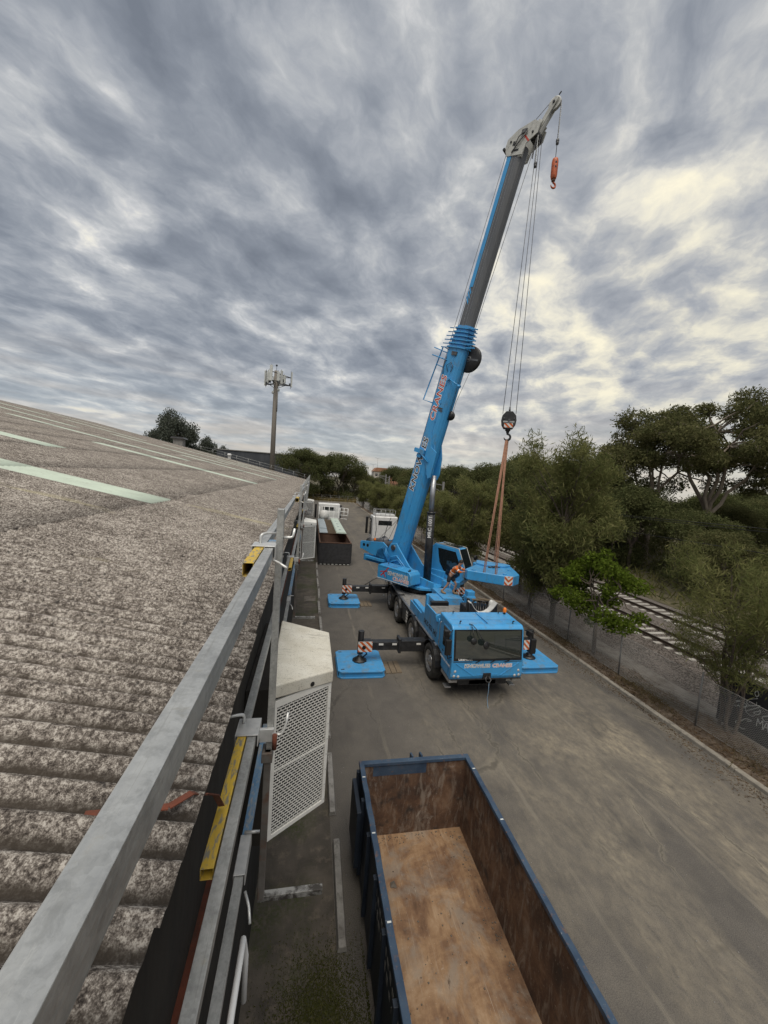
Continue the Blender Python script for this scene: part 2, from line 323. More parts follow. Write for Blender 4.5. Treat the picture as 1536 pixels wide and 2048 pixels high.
def rust_mat():
    t, b = new_mat('rusty_inside'); p = coords(t)
    s = t.noise(t.mapping(p, scale=(5, 5, 1.3)), 1.3, 8, .72, .6); m = t.noise(p, 2.2, 7, .65, .4); f = t.noise(p, 22, 5, .7)
    col = t.ramp(m, [(.30, (.035, .022, .017)), (.46, (.078, .042, .027)), (.58, (.125, .070, .042)), (.72, (.20, .125, .082))])
    col = t.mix(t.ramp(s, [(.50, 0), (.66, .75)]), col, (.24, .20, .165))
    col = t.mix(t.ramp(t.noise(t.mapping(p, scale=(1, 1, .6)), 2.4, 8, .74, .7), [(.60, 0), (.70, .8)]), col, (.33, .29, .25))
    col = t.mix(t.ramp(f, [(.60, 0), (.74, .7)]), col, (.38, .33, .27))
    col = t.mix(t.ramp(t.noise(p, 3.1, 5), [(.58, 0), (.70, .8)]), col, (.022, .02, .02))
    t.put(b.inputs['Base Color'], col); b.inputs['Roughness'].default_value = .75
    bump(t, b, t.math('ADD', m, t.math('MULTIPLY', f, .4)), .4, .01)
    t, b = new_mat('rusty_floor'); p = coords(t)
    s = t.noise(t.mapping(p, scale=(5, .9, 1), rot=(0, 0, .05)), 1.6, 9, .72, .5); m = t.noise(p, 1.5, 8, .68, .5); f = t.noise(p, 26, 5, .7)
    col = t.ramp(t.math('ADD', t.math('MULTIPLY', s, .28), t.math('MULTIPLY', m, .72)), [(.34, (.085, .046, .026)), (.45, (.18, .10, .055)), (.53, (.27, .165, .090)), (.60, (.34, .225, .135)), (.70, (.44, .33, .23))])
    col = t.mix(t.ramp(t.noise(p, 1.1, 8, .7, .5), [(.50, 0), (.62, .65)]), col, (.235, .20, .165))
    col = t.mix(t.ramp(t.noise(t.mapping(p, scale=(22, .7, 1), rot=(0, 0, .08)), 1.2, 6, .7, .2), [(.61, 0), (.70, .6)]), col, (.42, .35, .27))
    col = t.mix(t.ramp(t.noise(p, 2.6, 7, .7, .6), [(.66, 0), (.73, .8)]), col, (.58, .54, .48))
    col = t.mix(t.ramp(f, [(.62, 0), (.74, .6)]), col, (.50, .42, .33))
    col = t.mix(t.ramp(t.noise(t.mapping(p, scale=(1.6, .8, 1)), 3.4, 6, .65, .6), [(.63, 0), (.72, .85)]), col, (.055, .032, .02))
    t.put(b.inputs['Base Color'], col); b.inputs['Roughness'].default_value = .8
    bump(t, b, t.math('ADD', s, t.math('MULTIPLY', f, .4)), .35, .008)
    t, b = new_mat('navy'); p = coords(t)
    col = t.mix(t.ramp(t.noise(p, 2.4, 6, .6), [(.35, 0), (.7, 1)]), (.022, .045, .085), (.050, .085, .135))
    col = t.mix(t.ramp(t.noise(p, 9, 7, .72, .3), [(.57, 0), (.68, .8)]), col, (.15, .085, .055))
    col = t.mix(t.ramp(t.noise(p, 17, 5, .7), [(.64, 0), (.72, .7)]), col, (.40, .40, .38))
    t.put(b.inputs['Base Color'], col); b.inputs['Roughness'].default_value = .6
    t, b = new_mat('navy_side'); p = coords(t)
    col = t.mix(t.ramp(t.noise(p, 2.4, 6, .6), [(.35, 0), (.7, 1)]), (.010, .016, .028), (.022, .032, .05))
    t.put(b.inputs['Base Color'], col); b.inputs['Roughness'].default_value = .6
    t, b = new_mat('hood_top'); p = coords(t)
    col = t.mix(t.ramp(t.noise(p, 3, 6, .6), [(.35, 0), (.7, 1)]), (.66, .64, .57), (.55, .52, .44))
    col = t.mix(t.ramp(t.noise(p, 55, 4, .7), [(.56, 0), (.68, .75)]), col, (.16, .14, .11))
    col = t.mix(t.ramp(t.noise(t.mapping(p, scale=(1.0, 5, 1), rot=(0, 0, .3)), 2.2, 9, .78, .9), [(.57, 0), (.72, .9)]), col, (.11, .105, .09))
    t.put(b.inputs['Base Color'], col); b.inputs['Roughness'].default_value = .75
rust_mat()

def leaf_mat(name, a, bcol, c, trans=.35):
    m = bpy.data.materials.new(name); m.use_nodes = True; MATS[name] = m
    t = NT(m.node_tree); t.n.clear(); o = t.add('ShaderNodeOutputMaterial')
    g = t.add('ShaderNodeNewGeometry'); p = g.outputs['Position']; r = g.outputs['Random Per Island']
    col = t.mix(t.ramp(t.noise(p, .55, 4, .6), [(.36, 0), (.64, 1)]), a, bcol)
    col = t.mix(t.ramp(r, [(.55, 0), (1, .8)]), col, c)
    d = t.add('ShaderNodeBsdfDiffuse'); tr = t.add('ShaderNodeBsdfTranslucent'); mx = t.add('ShaderNodeMixShader')
    t.l.new(col, d.inputs[0]); t.l.new(col, tr.inputs[0]); mx.inputs[0].default_value = trans
    t.l.new(d.outputs[0], mx.inputs[1]); t.l.new(tr.outputs[0], mx.inputs[2]); t.l.new(mx.outputs[0], o.inputs[0])
leaf_mat('leaf_casuarina', (.135, .152, .056), (.185, .190, .074), (.24, .22, .10), .45)
leaf_mat('leaf_gum', (.085, .094, .040), (.135, .135, .058), (.20, .185, .088), .4)
leaf_mat('leaf_dark', (.082, .098, .040), (.112, .122, .052), (.165, .165, .075), .4)
leaf_mat('leaf_bright', (.085, .125, .018), (.115, .165, .024), (.16, .20, .035), .45)
leaf_mat('leaf_shrub', (.085, .095, .035), (.13, .13, .05), (.19, .17, .075), .4)
leaf_mat('leaf_dry', (.13, .085, .05), (.085, .06, .04), (.19, .13, .08), .2)
leaf_mat('leaf_far', (.080, .092, .075), (.10, .112, .09), (.125, .135, .105), .25)
leaf_mat('grass', (.060, .070, .020), (.085, .09, .030), (.12, .11, .045), .35)
leaf_mat('dry_grass', (.26, .20, .09), (.19, .16, .07), (.30, .25, .12), .35)

# ------------------------------------------------------------------ mesh helpers
def link(o, parent=None):
    C.objects.link(o)
    if parent is not None: o.parent = parent
    return o
def tag(o, label=None, cat=None, group=None, kind=None):
    for k, v in (('label', label), ('category', cat), ('group', group), ('kind', kind)):
        if v: o[k] = v
    return o
def thing(name, label, cat, loc=(0, 0, 0), rz=0, group=None, kind=None):
    o = bpy.data.objects.new(name, None); C.objects.link(o); o.empty_display_size = .2
    o.location = loc; o.rotation_euler = (0, 0, rz)
    return tag(o, label, cat, group, kind)
def copy_tree(o, parent=None):
    c = o.copy(); C.objects.link(c); c.parent = parent
    for ch in list(o.children): copy_tree(ch, c)
    return c

class MB:
    def __init__(s): s.v = []; s.f = []; s.sm = []
    def _add(s, vs, fs, smooth=False):
        b = len(s.v); s.v += [tuple(x) for x in vs]
        for f in fs: s.f.append(tuple(i + b for i in f)); s.sm.append(smooth)
        return s
    def quad(s, *p): return s._add(p, [tuple(range(len(p)))])
    def box(s, x0, x1, y0, y1, z0, z1):
        v = [(x, y, z) for z in (z0, z1) for y in (y0, y1) for x in (x0, x1)]
        return s._add(v, [(0, 2, 3, 1), (4, 5, 7, 6), (0, 1, 5, 4), (2, 6, 7, 3), (0, 4, 6, 2), (1, 3, 7, 5)])
    def obox(s, p0, p1, w, h, up=(0, 0, 1)):
        """square bar from p0 to p1, w sideways, h along up"""
        p0, p1 = Vector(p0), Vector(p1); d = (p1 - p0).normalized(); sd = d.cross(Vector(up))
        if sd.length < 1e-4: sd = d.cross(Vector((1, 0, 0)))
        sd.normalize(); u = sd.cross(d)
        v = [p + sd * a * w / 2 + u * b * h / 2 for p in (p0, p1) for a, b in ((-1, -1), (1, -1), (1, 1), (-1, 1))]
        return s._add(v, [(0, 1, 2, 3), (7, 6, 5, 4), (0, 4, 5, 1), (1, 5, 6, 2), (2, 6, 7, 3), (3, 7, 4, 0)])
    def tube(s, pts, r, n=8, cap=True):
        pts = [Vector(p) for p in pts]; m = len(pts)
        rs = r if isinstance(r, (list, tuple)) else [r] * m
        vs = []; prev = None
        for i, p in enumerate(pts):
            d = (pts[min(i + 1, m - 1)] - pts[max(i - 1, 0)])
            d = d.normalized() if d.length > 1e-9 else Vector((0, 0, 1))
            if prev is None:
                a = d.cross(Vector((0, 0, 1)) if abs(d.z) < .9 else Vector((1, 0, 0))).normalized()
            else:
                a = prev - d * prev.dot(d); a = a.normalized() if a.length > 1e-6 else d.orthogonal().normalized()
            prev = a; b = d.cross(a)
            for k in range(n):
                t = 2 * math.pi * k / n; vs.append(p + (a * math.cos(t) + b * math.sin(t)) * rs[i])
        fs = [(i * n + k, i * n + (k + 1) % n, (i + 1) * n + (k + 1) % n, (i + 1) * n + k) for i in range(m - 1) for k in range(n)]
        s._add(vs, fs, n > 4)
        if cap:
            b = len(s.v) - m * n
            s.f.append(tuple(b + k for k in range(n - 1, -1, -1))); s.sm.append(False)
            s.f.append(tuple(b + (m - 1) * n + k for k in range(n))); s.sm.append(False)
        return s
    def cyl(s, p0, p1, r, n=16, r1=None): return s.tube([p0, p1], [r, r if r1 is None else r1], n)
    def lathe(s, prof, origin, axis, n=24):
        """prof: (radius, distance along axis)"""
        o = Vector(origin); ax = Vector(axis).normalized(); a = ax.orthogonal().normalized(); b = ax.cross(a)
        vs = [o + ax * h + (a * math.cos(2 * math.pi * k / n) + b * math.sin(2 * math.pi * k / n)) * r for r, h in prof for k in range(n)]
        m = len(prof)
        return s._add(vs, [(i * n + k, i * n + (k + 1) % n, (i + 1) * n + (k + 1) % n, (i + 1) * n + k) for i in range(m - 1) for k in range(n)], True)
    def prism(s, poly, axis, d0, d1):
        """poly of 2-D points in the plane across axis; x: (y,z)  y: (x,z)  z: (x,y)"""
        mk = {'x': lambda p, d: (d, p[0], p[1]), 'y': lambda p, d: (p[0], d, p[1]), 'z': lambda p, d: (p[0], p[1], d)}[axis]
        n = len(poly); vs = [mk(p, d0) for p in poly] + [mk(p, d1) for p in poly]
        fs = [tuple(range(n - 1, -1, -1)), tuple(range(n, 2 * n))] + [(i, (i + 1) % n, n + (i + 1) % n, n + i) for i in range(n)]
        return s._add(vs, fs)
    def loft(s, rings, cap=True, smooth=True):
        n = len(rings[0]); m = len(rings); vs = [p for r in rings for p in r]
        fs = [(i * n + k, i * n + (k + 1) % n, (i + 1) * n + (k + 1) % n, (i + 1) * n + k) for i in range(m - 1) for k in range(n)]
        s._add(vs, fs, smooth)
        if cap:
            b = len(s.v) - m * n
            s.f.append(tuple(b + k for k in range(n - 1, -1, -1))); s.sm.append(False)
            s.f.append(tuple(b + (m - 1) * n + k for k in range(n))); s.sm.append(False)
        return s
    def xf(s, M):
        s.v = [tuple(M @ Vector(p)) for p in s.v]; return s
    def build(s, name, mat, parent=None, bevel=0, label=None, seg=2, kind=None):
        me = bpy.data.meshes.new(name); me.from_pydata(s.v, [], s.f)
        me.polygons.foreach_set('use_smooth', s.sm); me.update()
        import bmesh
        bm = bmesh.new(); bm.from_mesh(me); bmesh.ops.recalc_face_normals(bm, faces=bm.faces); bm.to_mesh(me); bm.free()
        if mat: me.materials.append(MATS[mat])
        o = link(bpy.data.objects.new(name, me), parent)
        if bevel:
            b = o.modifiers.new('bevel', 'BEVEL'); b.width = bevel; b.segments = seg; b.limit_method = 'ANGLE'; b.angle_limit = RAD(35)
        return tag(o, label, kind=kind)

def fast_mesh(name, verts, quads, mat, parent=None, kind=None, smooth=False):
    """verts (n,3), quads (m,4) numpy arrays"""
    me = bpy.data.meshes.new(name); me.vertices.add(len(verts)); me.vertices.foreach_set('co', verts.astype(np.float32).ravel())
    m, k = quads.shape
    me.loops.add(m * k); me.loops.foreach_set('vertex_index', quads.astype(np.int32).ravel())
    me.polygons.add(m); me.polygons.foreach_set('loop_start', np.arange(m, dtype=np.int32) * k)
    me.polygons.foreach_set('loop_total', np.full(m, k, np.int32))
    if smooth: me.polygons.foreach_set('use_smooth', np.ones(m, bool))
    me.update(calc_edges=True); me.validate()
    if mat: me.materials.append(MATS[mat])
    o = link(bpy.data.objects.new(name, me), parent)
    return tag(o, kind=kind)

def text_obj(name, body, size, mat, M, parent=None, offset=0.0, ext=.003, shear=0.0, width=1.0, align='CENTER', spacing=1.0):
    cu = bpy.data.curves.new(name, 'FONT'); cu.body = body; cu.size = size; cu.extrude = ext; cu.offset = offset; cu.shear = shear
    cu.align_x = align; cu.align_y = 'CENTER'; cu.space_character = spacing; cu.resolution_u = 3
    tmp = bpy.data.objects.new('tmp', cu); C.objects.link(tmp); bpy.context.view_layer.update()
    me = bpy.data.meshes.new_from_object(tmp.evaluated_get(bpy.context.evaluated_depsgraph_get()))
    bpy.data.objects.remove(tmp); bpy.data.curves.remove(cu)
    me.transform(M @ Matrix.Diagonal((width, 1, 1, 1))); me.materials.clear(); me.materials.append(MATS[mat])
    return link(bpy.data.objects.new(name, me), parent)
def frame(origin, ex, ey):
    ex = Vector(ex).normalized(); ey = Vector(ey).normalized(); ez = ex.cross(ey)
    M = Matrix((ex, ey, ez)).transposed().to_4x4(); M.translation = Vector(origin); return M
ORD = ['first', 'second', 'third', 'fourth', 'fifth', 'sixth', 'seventh', 'eighth', 'ninth', 'tenth', 'eleventh', 'twelfth', 'thirteenth', 'fourteenth', 'fifteenth', 'sixteenth', 'seventeenth', 'eighteenth', 'nineteenth', 'twentieth']
# ================================================================== SETTING
def grid(name, xs, ys, zf, mat, kind='structure', parent=None, jitter=0):
    X, Y = np.meshgrid(np.asarray(xs, float), np.asarray(ys, float)); Z = zf(X, Y)
    if jitter: Z = Z + RNG.normal(0, jitter, Z.shape)
    nx, ny = len(xs), len(ys); v = np.stack([X, Y, Z], -1).reshape(-1, 3)
    i = (np.arange(ny - 1)[:, None] * nx + np.arange(nx - 1)[None]).ravel()
    return fast_mesh(name, v, np.stack([i, i + 1, i + nx + 1, i + nx], 1), mat, parent, kind, True)

o = MB().quad((-1500, -200, -.05), (1500, -200, -.05), (1500, 2500, -.05), (-1500, 2500, -.05)).build('ground', 'scrub_ground', kind='structure')
o = MB().quad((.9, -14, 0), (13.42, -14, 0), (13.42, 121, 0), (.9, 121, 0)).build('yard_pavement', 'asphalt', kind='structure')
o = MB().quad((-.7, -14, -.004), (.9, -14, -.004), (.9, 121, -.004), (-.7, 121, -.004)).build('wall_path', 'wall_strip', kind='structure')
# kerb laid in lengths
kerb = thing('kerb', None, None, (13.42, 0, 0), kind='structure')
kmesh = None
KL = 2.42
for i in range(54):
    if kmesh is None:
        k = MB().prism([(0, -.1), (.19, -.1), (.19, .13), (.05, .13), (.012, .10)], 'y', 0, KL - .012).build('kerb_stone', 'kerb', kerb, .012)
        kmesh = k.data
    else:
        k = bpy.data.objects.new('kerb_stone', kmesh); link(k, kerb)
        b = k.modifiers.new('bevel', 'BEVEL'); b.width = .012; b.segments = 2
    k.location = (random.uniform(-.012, .012), -8 + i * KL, random.uniform(-.008, .008)); k.rotation_euler = (0, 0, random.uniform(-.004, .004))
MB().prism([(.9, .0), (13.6, .0), (13.6, .13), (.9, .13)], 'y', 121, 121.2).build('end_kerb', 'kerb', kind='structure')
# garden bed, drain, ballast, bank beyond the line
ys = np.concatenate([np.arange(-10, 40, .35), np.arange(40, 140, 1.5)])
def zbed(X, Y): return .07 + .10 * np.clip((X - 13.6) / 1.0, 0, 1) + .035 * np.sin(Y * 1.7 + X * 3) + .03 * np.sin(Y * 4.1 - X * 5)
grid('garden_bed', np.arange(13.58, 15.5, .16), ys, zbed, 'soil', jitter=.022)
grid('drain', [15.2, 15.22, 15.7, 15.9, 16.3, 16.32], np.arange(-10, 140, 5.), lambda X, Y: np.where((X > 15.21) & (X < 16.31), .20 - .05 * ((X > 15.6) & (X < 16)), .02), 'concrete_pale')
def zbal(X, Y):
    up = np.clip((X - 16.3) / 2.4, 0, 1); dn = np.clip((27.6 - X) / 1.6, 0, 1)
    return .10 + .30 * np.minimum(up, dn)
grid('ballast_bed', np.arange(16.25, 28.2, .5), np.arange(-6, 260, 1.0), zbal, 'ballast', jitter=.012)
def zbank(X, Y): return np.clip(.05 + .06 * (X - 28), .05, .9) * (1 + .25 * np.sin(X * .8) * np.sin(Y * .6))
grid('railway_bank', np.concatenate([np.arange(27.8, 45, .8), np.arange(45, 160, 5)]), np.arange(-6, 260, 1.5), zbank, 'scrub_ground', jitter=.05)
grid('rough_verge', np.arange(-12, 17, 1.5), np.arange(121.3, 175, 1.5), lambda X, Y: .08 + .02 * (Y - 121), 'dry_grass_ground', jitter=.06)
# loose ballast stones, leaf litter, moss tufts
def scatter(name, pts, size, mat, label, cat, squash=.6):
    n = len(pts); base = np.array([(1, 0, 0), (-1, 0, 0), (0, 1, 0), (0, -1, 0), (0, 0, 1), (0, 0, -1)], float)
    fi = np.array([(0, 2, 4), (2, 1, 4), (1, 3, 4), (3, 0, 4), (2, 0, 5), (1, 2, 5), (3, 1, 5), (0, 3, 5)])
    sc = RNG.uniform(.6, 1.4, (n, 6, 1)) * RNG.uniform(.5, 1.3, (n, 1, 1)) * size
    a = RNG.uniform(0, 6.28, n); ca, sa = np.cos(a)[:, None], np.sin(a)[:, None]
    v = base[None] * sc; v[..., 2] *= squash
    v = np.stack([v[..., 0] * ca - v[..., 1] * sa, v[..., 0] * sa + v[..., 1] * ca, v[..., 2]], -1) + pts[:, None]
    f = fi[None] + (np.arange(n) * 6)[:, None, None]
    return tag(fast_mesh(name, v.reshape(-1, 3), f.reshape(-1, 3), mat, None, 'stuff'), label, cat)
n = 26000
px = RNG.uniform(16.4, 22.5, n); py = 6 + 50 * RNG.random(n) ** 1.6
scatter('loose_ballast', np.stack([px, py, zbal(px, py) + .01], 1), .045, 'ballast', 'loose grey brown ballast stones lying along the railway', 'gravel')
leaf_mat('leaf_dry_weed', (.11, .09, .045), (.15, .115, .065), (.19, .15, .085), .3)
def blades(name, pts, ln, wd, mat, label, cat, up=.9, parent=None):
    """thin rhombic leaves or blades"""
    n = len(pts); d = RNG.normal(0, 1, (n, 3)); d[:, 2] = np.abs(d[:, 2]) * up + up; d /= np.linalg.norm(d, axis=1)[:, None]
    s = np.cross(d, RNG.normal(0, 1, (n, 3))); s /= np.linalg.norm(s, axis=1)[:, None] + 1e-9
    L = (ln * RNG.uniform(.5, 1.4, n))[:, None]; Wd = (wd * RNG.uniform(.6, 1.3, n))[:, None]
    v = np.stack([pts, pts + d * L * .5 + s * Wd, pts + d * L, pts + d * L * .5 - s * Wd], 1).reshape(-1, 3)
    q = np.arange(n * 4).reshape(-1, 4)
    return tag(fast_mesh(name, v, q, mat, parent, 'stuff' if parent is None else None), label, cat)
n = 30000; px = RNG.uniform(13.62, 15.25, n); py = -4 + 90 * RNG.random(n) ** 1.5
blades('leaf_litter', np.stack([px, py, zbed(px, py) + .005], 1), .16, .012, 'leaf_dry', 'brown fallen twigs and leaf litter in the bed behind the kerb', 'leaf litter', .15)
n = 5000; px = 14.3 + RNG.normal(0, .35, n); cl = RNG.integers(0, 16, n); py = np.array([7.6, 9, 12.2, 12.6, 13.4, 14, 18, 19, 24, 27, 30, 35, 41, 48, 56, 66])[cl] + RNG.normal(0, .45, n)
blades('garden_weeds', np.stack([px, py, zbed(px, py)], 1), .22, .009, 'leaf_dry_weed', 'low dry olive weeds along the foot of the wire fence', 'weeds', .5)
n = 22000; px = np.clip(RNG.normal(.65, .40, n), -.5, 1.35); py = np.where(RNG.random(n) < .6, RNG.normal(5.2, .45, n), RNG.normal(4.1, .6, n))
blades('moss_patch', np.stack([px, py, np.full(n, .0)], 1), .035, .006, 'grass', 'dark green moss and grass growing by the parking stops', 'moss', .4)
n = 14000; px = RNG.uniform(-6, 17, n); py = 121.5 + 45 * RNG.random(n) ** 1.4
blades('verge_grass', np.stack([px, py, .08 + .02 * (py - 121)], 1), .9, .05, 'dry_grass', 'dry straw coloured grass beyond the end of the yard', 'grass', .9)
n = 16000; px = RNG.uniform(28, 60, n); py = RNG.uniform(5, 100, n)
blades('bank_scrub', np.stack([px, py, zbank(px, py)], 1), 1.0, .06, 'leaf_shrub', 'straggly olive scrub covering the bank beyond the railway', 'scrub', .6)

n = 9000; py = -2 + 70 * RNG.random(n) ** 1.4; px = 13.38 - np.abs(RNG.normal(0, .28, n)) * (1 + .6 * np.sin(py * .9))
blades('kerb_litter', np.stack([px, py, np.full(n, .004)], 1), .07, .012, 'leaf_dry', 'orange brown leaf litter swept against the kerb on the asphalt', 'leaf litter', .06)
n = 2600; px = RNG.uniform(1, 13.3, n); py = -1 + 45 * RNG.random(n) ** 1.3
scatter('grit', np.stack([px, py, np.full(n, .004)], 1), .012, 'mortar', 'scattered grit and gravel on the yard asphalt', 'grit')
# railway tracks
def track(xc, label):
    t = thing('railway_track', label, 'railway track', (xc, 0, .40), group='railway tracks beyond the fence')
    sm = None
    for i in range(150):
        y = 4 + i * .66
        if sm is None:
            o = MB().prism([(-1.32, -.12), (1.32, -.12), (1.32, .07), (.55, .045), (-.55, .045), (-1.32, .07)], 'y', -.125, .125).build('sleeper', 'sleeper', t, 0); sm = o.data
        else: o = link(bpy.data.objects.new('sleeper', sm), t)
        o.location = (random.uniform(-.02, .02), y, random.uniform(-.012, .006)); o.rotation_euler = (0, 0, random.uniform(-.012, .012))
    m = MB()
    for i in range(150, 330): m.box(-1.32, 1.32, 4 + i * .66 - .125, 4 + i * .66 + .125, -.1, .06)
    m.build('far_sleepers', 'sleeper', t, kind='stuff')
    for s in (-.82, .82):
        r = MB().prism([(-.07, .07), (.07, .07), (.012, .10), (.012, .19), (-.012, .19), (-.012, .10)], 'y', -4, 230).build('rail', 'rail_steel', t)
        r.location.x = s
        h = MB().prism([(-.036, .185), (.036, .185), (.036, .225), (.028, .232), (-.028, .232), (-.036, .225)], 'y', -4, 230).build('rail_head', 'rail_steel', r)
        MB().prism([(-.026, .2325), (.026, .2325), (.026, .2345), (-.026, .2345)], 'y', -4, 230).build('running_surface', 'rail_head', r)
    return t
track(20.25, 'nearer railway track with pale concrete sleepers beside the ballast shoulder')
track(24.5, 'farther railway track with concrete sleepers beside the scrubby bank')

# ------------------------------------------------------------------ chain wire fence
def chain_bay(y0, y1, z0, z1, step, r):
    m = MB(); w = y1 - y0; h = z1 - z0; k = -h
    while k < w:
        for s in (1, -1):
            a, b = max(k, 0), min(k + h, w)
            if b > a:
                ya, yb = (a, b) if s == 1 else (w - a, w - b)
                p0 = Vector((0, y0 + ya, z0 + a - k)); p1 = Vector((.004 * s, y0 + yb, z0 + b - k))
                d = (p1 - p0).normalized(); q = Vector((r, 0, 0)); u = d.cross(Vector((1, 0, 0))) * r
                m._add([p0 - q, p0 + u, p0 + q, p1 - q, p1 + u, p1 + q], [(0, 1, 4, 3), (1, 2, 5, 4), (2, 0, 3, 5)])
        k += step
    return m
pm('wire', (.34, .335, .32), rough=.5, metal=.5); pm('fence_post', (.22, .22, .215), (.15, .145, .14), 4, .6, .3)
fence = thing('chain_wire_fence', 'galvanised chain wire fence with leaning posts between garden bed and railway', 'fence', (14.35, 0, .12))
bay = 3.62; y = .1; k = 0
far_bay = None
while y < 118:
    p = MB().cyl((0, y, -.15), (random.uniform(-.05, .05), y + random.uniform(-.08, .08), 2.05), .030, 8).build('post', 'fence_post', fence)
    if y < 36: chain_bay(y, y + bay, .05, 1.85, .075, .0042).build('wire_mesh', 'wire', fence)
    elif far_bay is None:
        far_bay = chain_bay(0, bay, .05, 1.85, .16, .0032).build('wire_mesh', 'wire', fence); far_bay.location.y = y
    else:
        o = link(bpy.data.objects.new('wire_mesh', far_bay.data), fence); o.location.y = y
    y += bay; k += 1
m = MB()
for z in (.06, 1.86): m.cyl((0, 0, z), (0, 118, z), .006, 5)
m.build('line_wire', 'wire', fence)
f2 = thing('end_fence', 'wire fence with grey posts across the far end of the yard', 'fence', (0, 121.6, .1))
for i in range(6):
    MB().cyl((1 + i * 2.7, 0, -.1), (1 + i * 2.7, 0, 1.9), .05, 6).build('post', 'fence_post', f2)
m = MB()
for z in (.1, .7, 1.3, 1.85): m.cyl((1, 0, z), (14.5, 0, z), .012, 4)
m.build('wire_mesh', 'wire', f2)
# long grey screen along the line near the far end
sc = thing('concrete_fence', 'weathered grey timber paling fence along the far side of the yard', 'fence', (14.9, 62, .1))
for i in range(30):
    MB().box(-.04, .04, i * 2.0, i * 2.0 + 1.97, 0, 1.75 + random.uniform(-.04, .04)).build('panel', 'mortar', sc)
# overhead wires and poles of the railway
pm('power_pole', (.24, .235, .225), (.19, .185, .18), 1, .8)
for x, y, h, lb in ((18.4, 52, 8.3, 'grey railway mast with bracket arm behind the crane boom'), (19, 98, 9.3, 'pale twin lattice railway mast near the distant houses'), (20.5, 101, 9.0, 'slim pale railway mast beside the twin lattice one')):
    t = thing('railway_mast', lb, 'mast', (x, y, .2), group='railway masts')
    MB().obox((0, 0, 0), (0, 0, h), .26, .26, (0, 1, 0)).build('pole', 'power_pole', t)
    MB().obox((0, 0, h - .5), (-3.4, 0, h - .1), .1, .1).obox((0, 0, h - 1.6), (-2.4, 0, h - .3), .06, .06).build('bracket_arm', 'power_pole', t)
def wire_run(name, pts, r, label, sag=.5):
    m = MB(); P = []
    for a, b in zip(pts[:-1], pts[1:]):
        for i in range(9):
            t = i / 8; q = Vector(a).lerp(Vector(b), t); q.z -= sag * 4 * t * (1 - t); P.append(q)
    m.tube(P, r * 1.5, 5); return tag(m.build(name, 'grille_back'), label, 'cable')
wire_run('overhead_wire', [(16.5, 130, 7.6), (16.5, 52, 7.6), (20.2, 14, 7.3), (20.2, -20, 7.2)], .012, 'upper overhead wire running above the nearer railway track', .4)
wire_run('overhead_wire', [(16.6, 130, 6.5), (16.6, 52, 6.5), (20.2, 14, 6.2), (20.2, -20, 6.2)], .012, 'lower overhead wire hanging below the upper one above the track', .2)
wire_run('overhead_wire', [(24.5, 130, 7.2), (24.5, 52, 7.2), (24.7, 14, 7.0), (24.7, -20, 7.0)], .012, 'overhead wire above the farther railway track', .4)

# ------------------------------------------------------------------ graffiti wall
gw = thing('graffiti_wall', 'low black wall covered in white graffiti behind the wire fence', 'wall', (15.75, 6.4, .15))
MB().box(-.12, .12, 0, 4.85, 0, 1.95).build('wall_face', 'graffiti_black', gw, .01)
MB().box(-.16, .16, -.02, 4.87, 1.952, 2.0).build('coping', 'concrete_pale', gw)
def stroke(m, pts, r=.022):
    P = []
    n = len(pts)
    for i in range(n - 1):
        p0, p1, p2, p3 = (Vector((0, *pts[max(i - 1, 0)])), Vector((0, *pts[i])), Vector((0, *pts[i + 1])), Vector((0, *pts[min(i + 2, n - 1)])))
        for k in range(5):
            t = k / 5; P.append(.5 * ((2 * p1) + (p2 - p0) * t + (2 * p0 - 5 * p1 + 4 * p2 - p3) * t * t + (3 * p1 - p0 - 3 * p2 + p3) * t ** 3))
    P.append(Vector((0, *pts[-1]))); vs = []
    for i, p in enumerate(P):
        d = P[min(i + 1, len(P) - 1)] - P[max(i - 1, 0)]; d.normalize(); u = Vector((0, -d.z, d.y)) * r
        vs += [p - u + Vector((-.123, 0, 0)), p + u + Vector((-.123, 0, 0))]
    m._add(vs, [(2 * i, 2 * i + 1, 2 * i + 3, 2 * i + 2) for i in range(len(P) - 1)])
gl = {'M': [(0, 0), (0.05, 1), (.35, .4), (.65, 1), (.75, 0)], 'A': [(0, 0), (.3, 1), (.6, 0), (.48, .4), (.12, .4)], 'K': [(.05, 1), (.05, 0), (.05, .45), (.5, 1), (.2, .5), (.55, 0)],
      'E': [(.55, .95), (.05, .9), (.05, .5), (.45, .52), (.05, .48), (.05, .05), (.55, .02)], 'S': [(.5, .85), (.25, 1), (.05, .75), (.45, .4), (.4, .08), (.05, .1)], 'O': [(.3, 1), (.02, .5), (.3, 0), (.58, .5), (.3, 1)],
      'W': [(0, 1), (.15, 0), (.35, .6), (.5, 0), (.7, 1)], 'N': [(0, 0), (.05, 1), (.5, .05), (.55, 1)], 'R': [(.05, 0), (.05, 1), (.5, .8), (.1, .5), (.55, 0)]}
def word(m, s, y, z, h, w, r):
    # written on the face that looks across the yard: text runs towards -Y
    for c in s:
        stroke(m, [(y - q[0] * w, z + q[1] * h + random.uniform(-.02, .02)) for q in gl[c]], r); y -= w * .85
m = MB()
word(m, 'MAE', 3.55, .55, .30, .24, .012); word(m, 'O', 3.75, 1.55, .22, .22, .012)
for k in range(30):
    y, z, r = random.uniform(.4, 4.5), random.uniform(.3, 1.6), random.uniform(.10, .26)
    stroke(m, [(y + r * random.uniform(.5, 1.1) * math.cos(a * 1.3 + k), z + r * math.sin(a + k)) for a in np.linspace(0, random.uniform(4, 9), 9)], random.uniform(.006, .014))
m.build('graffiti', 'chalk', gw)

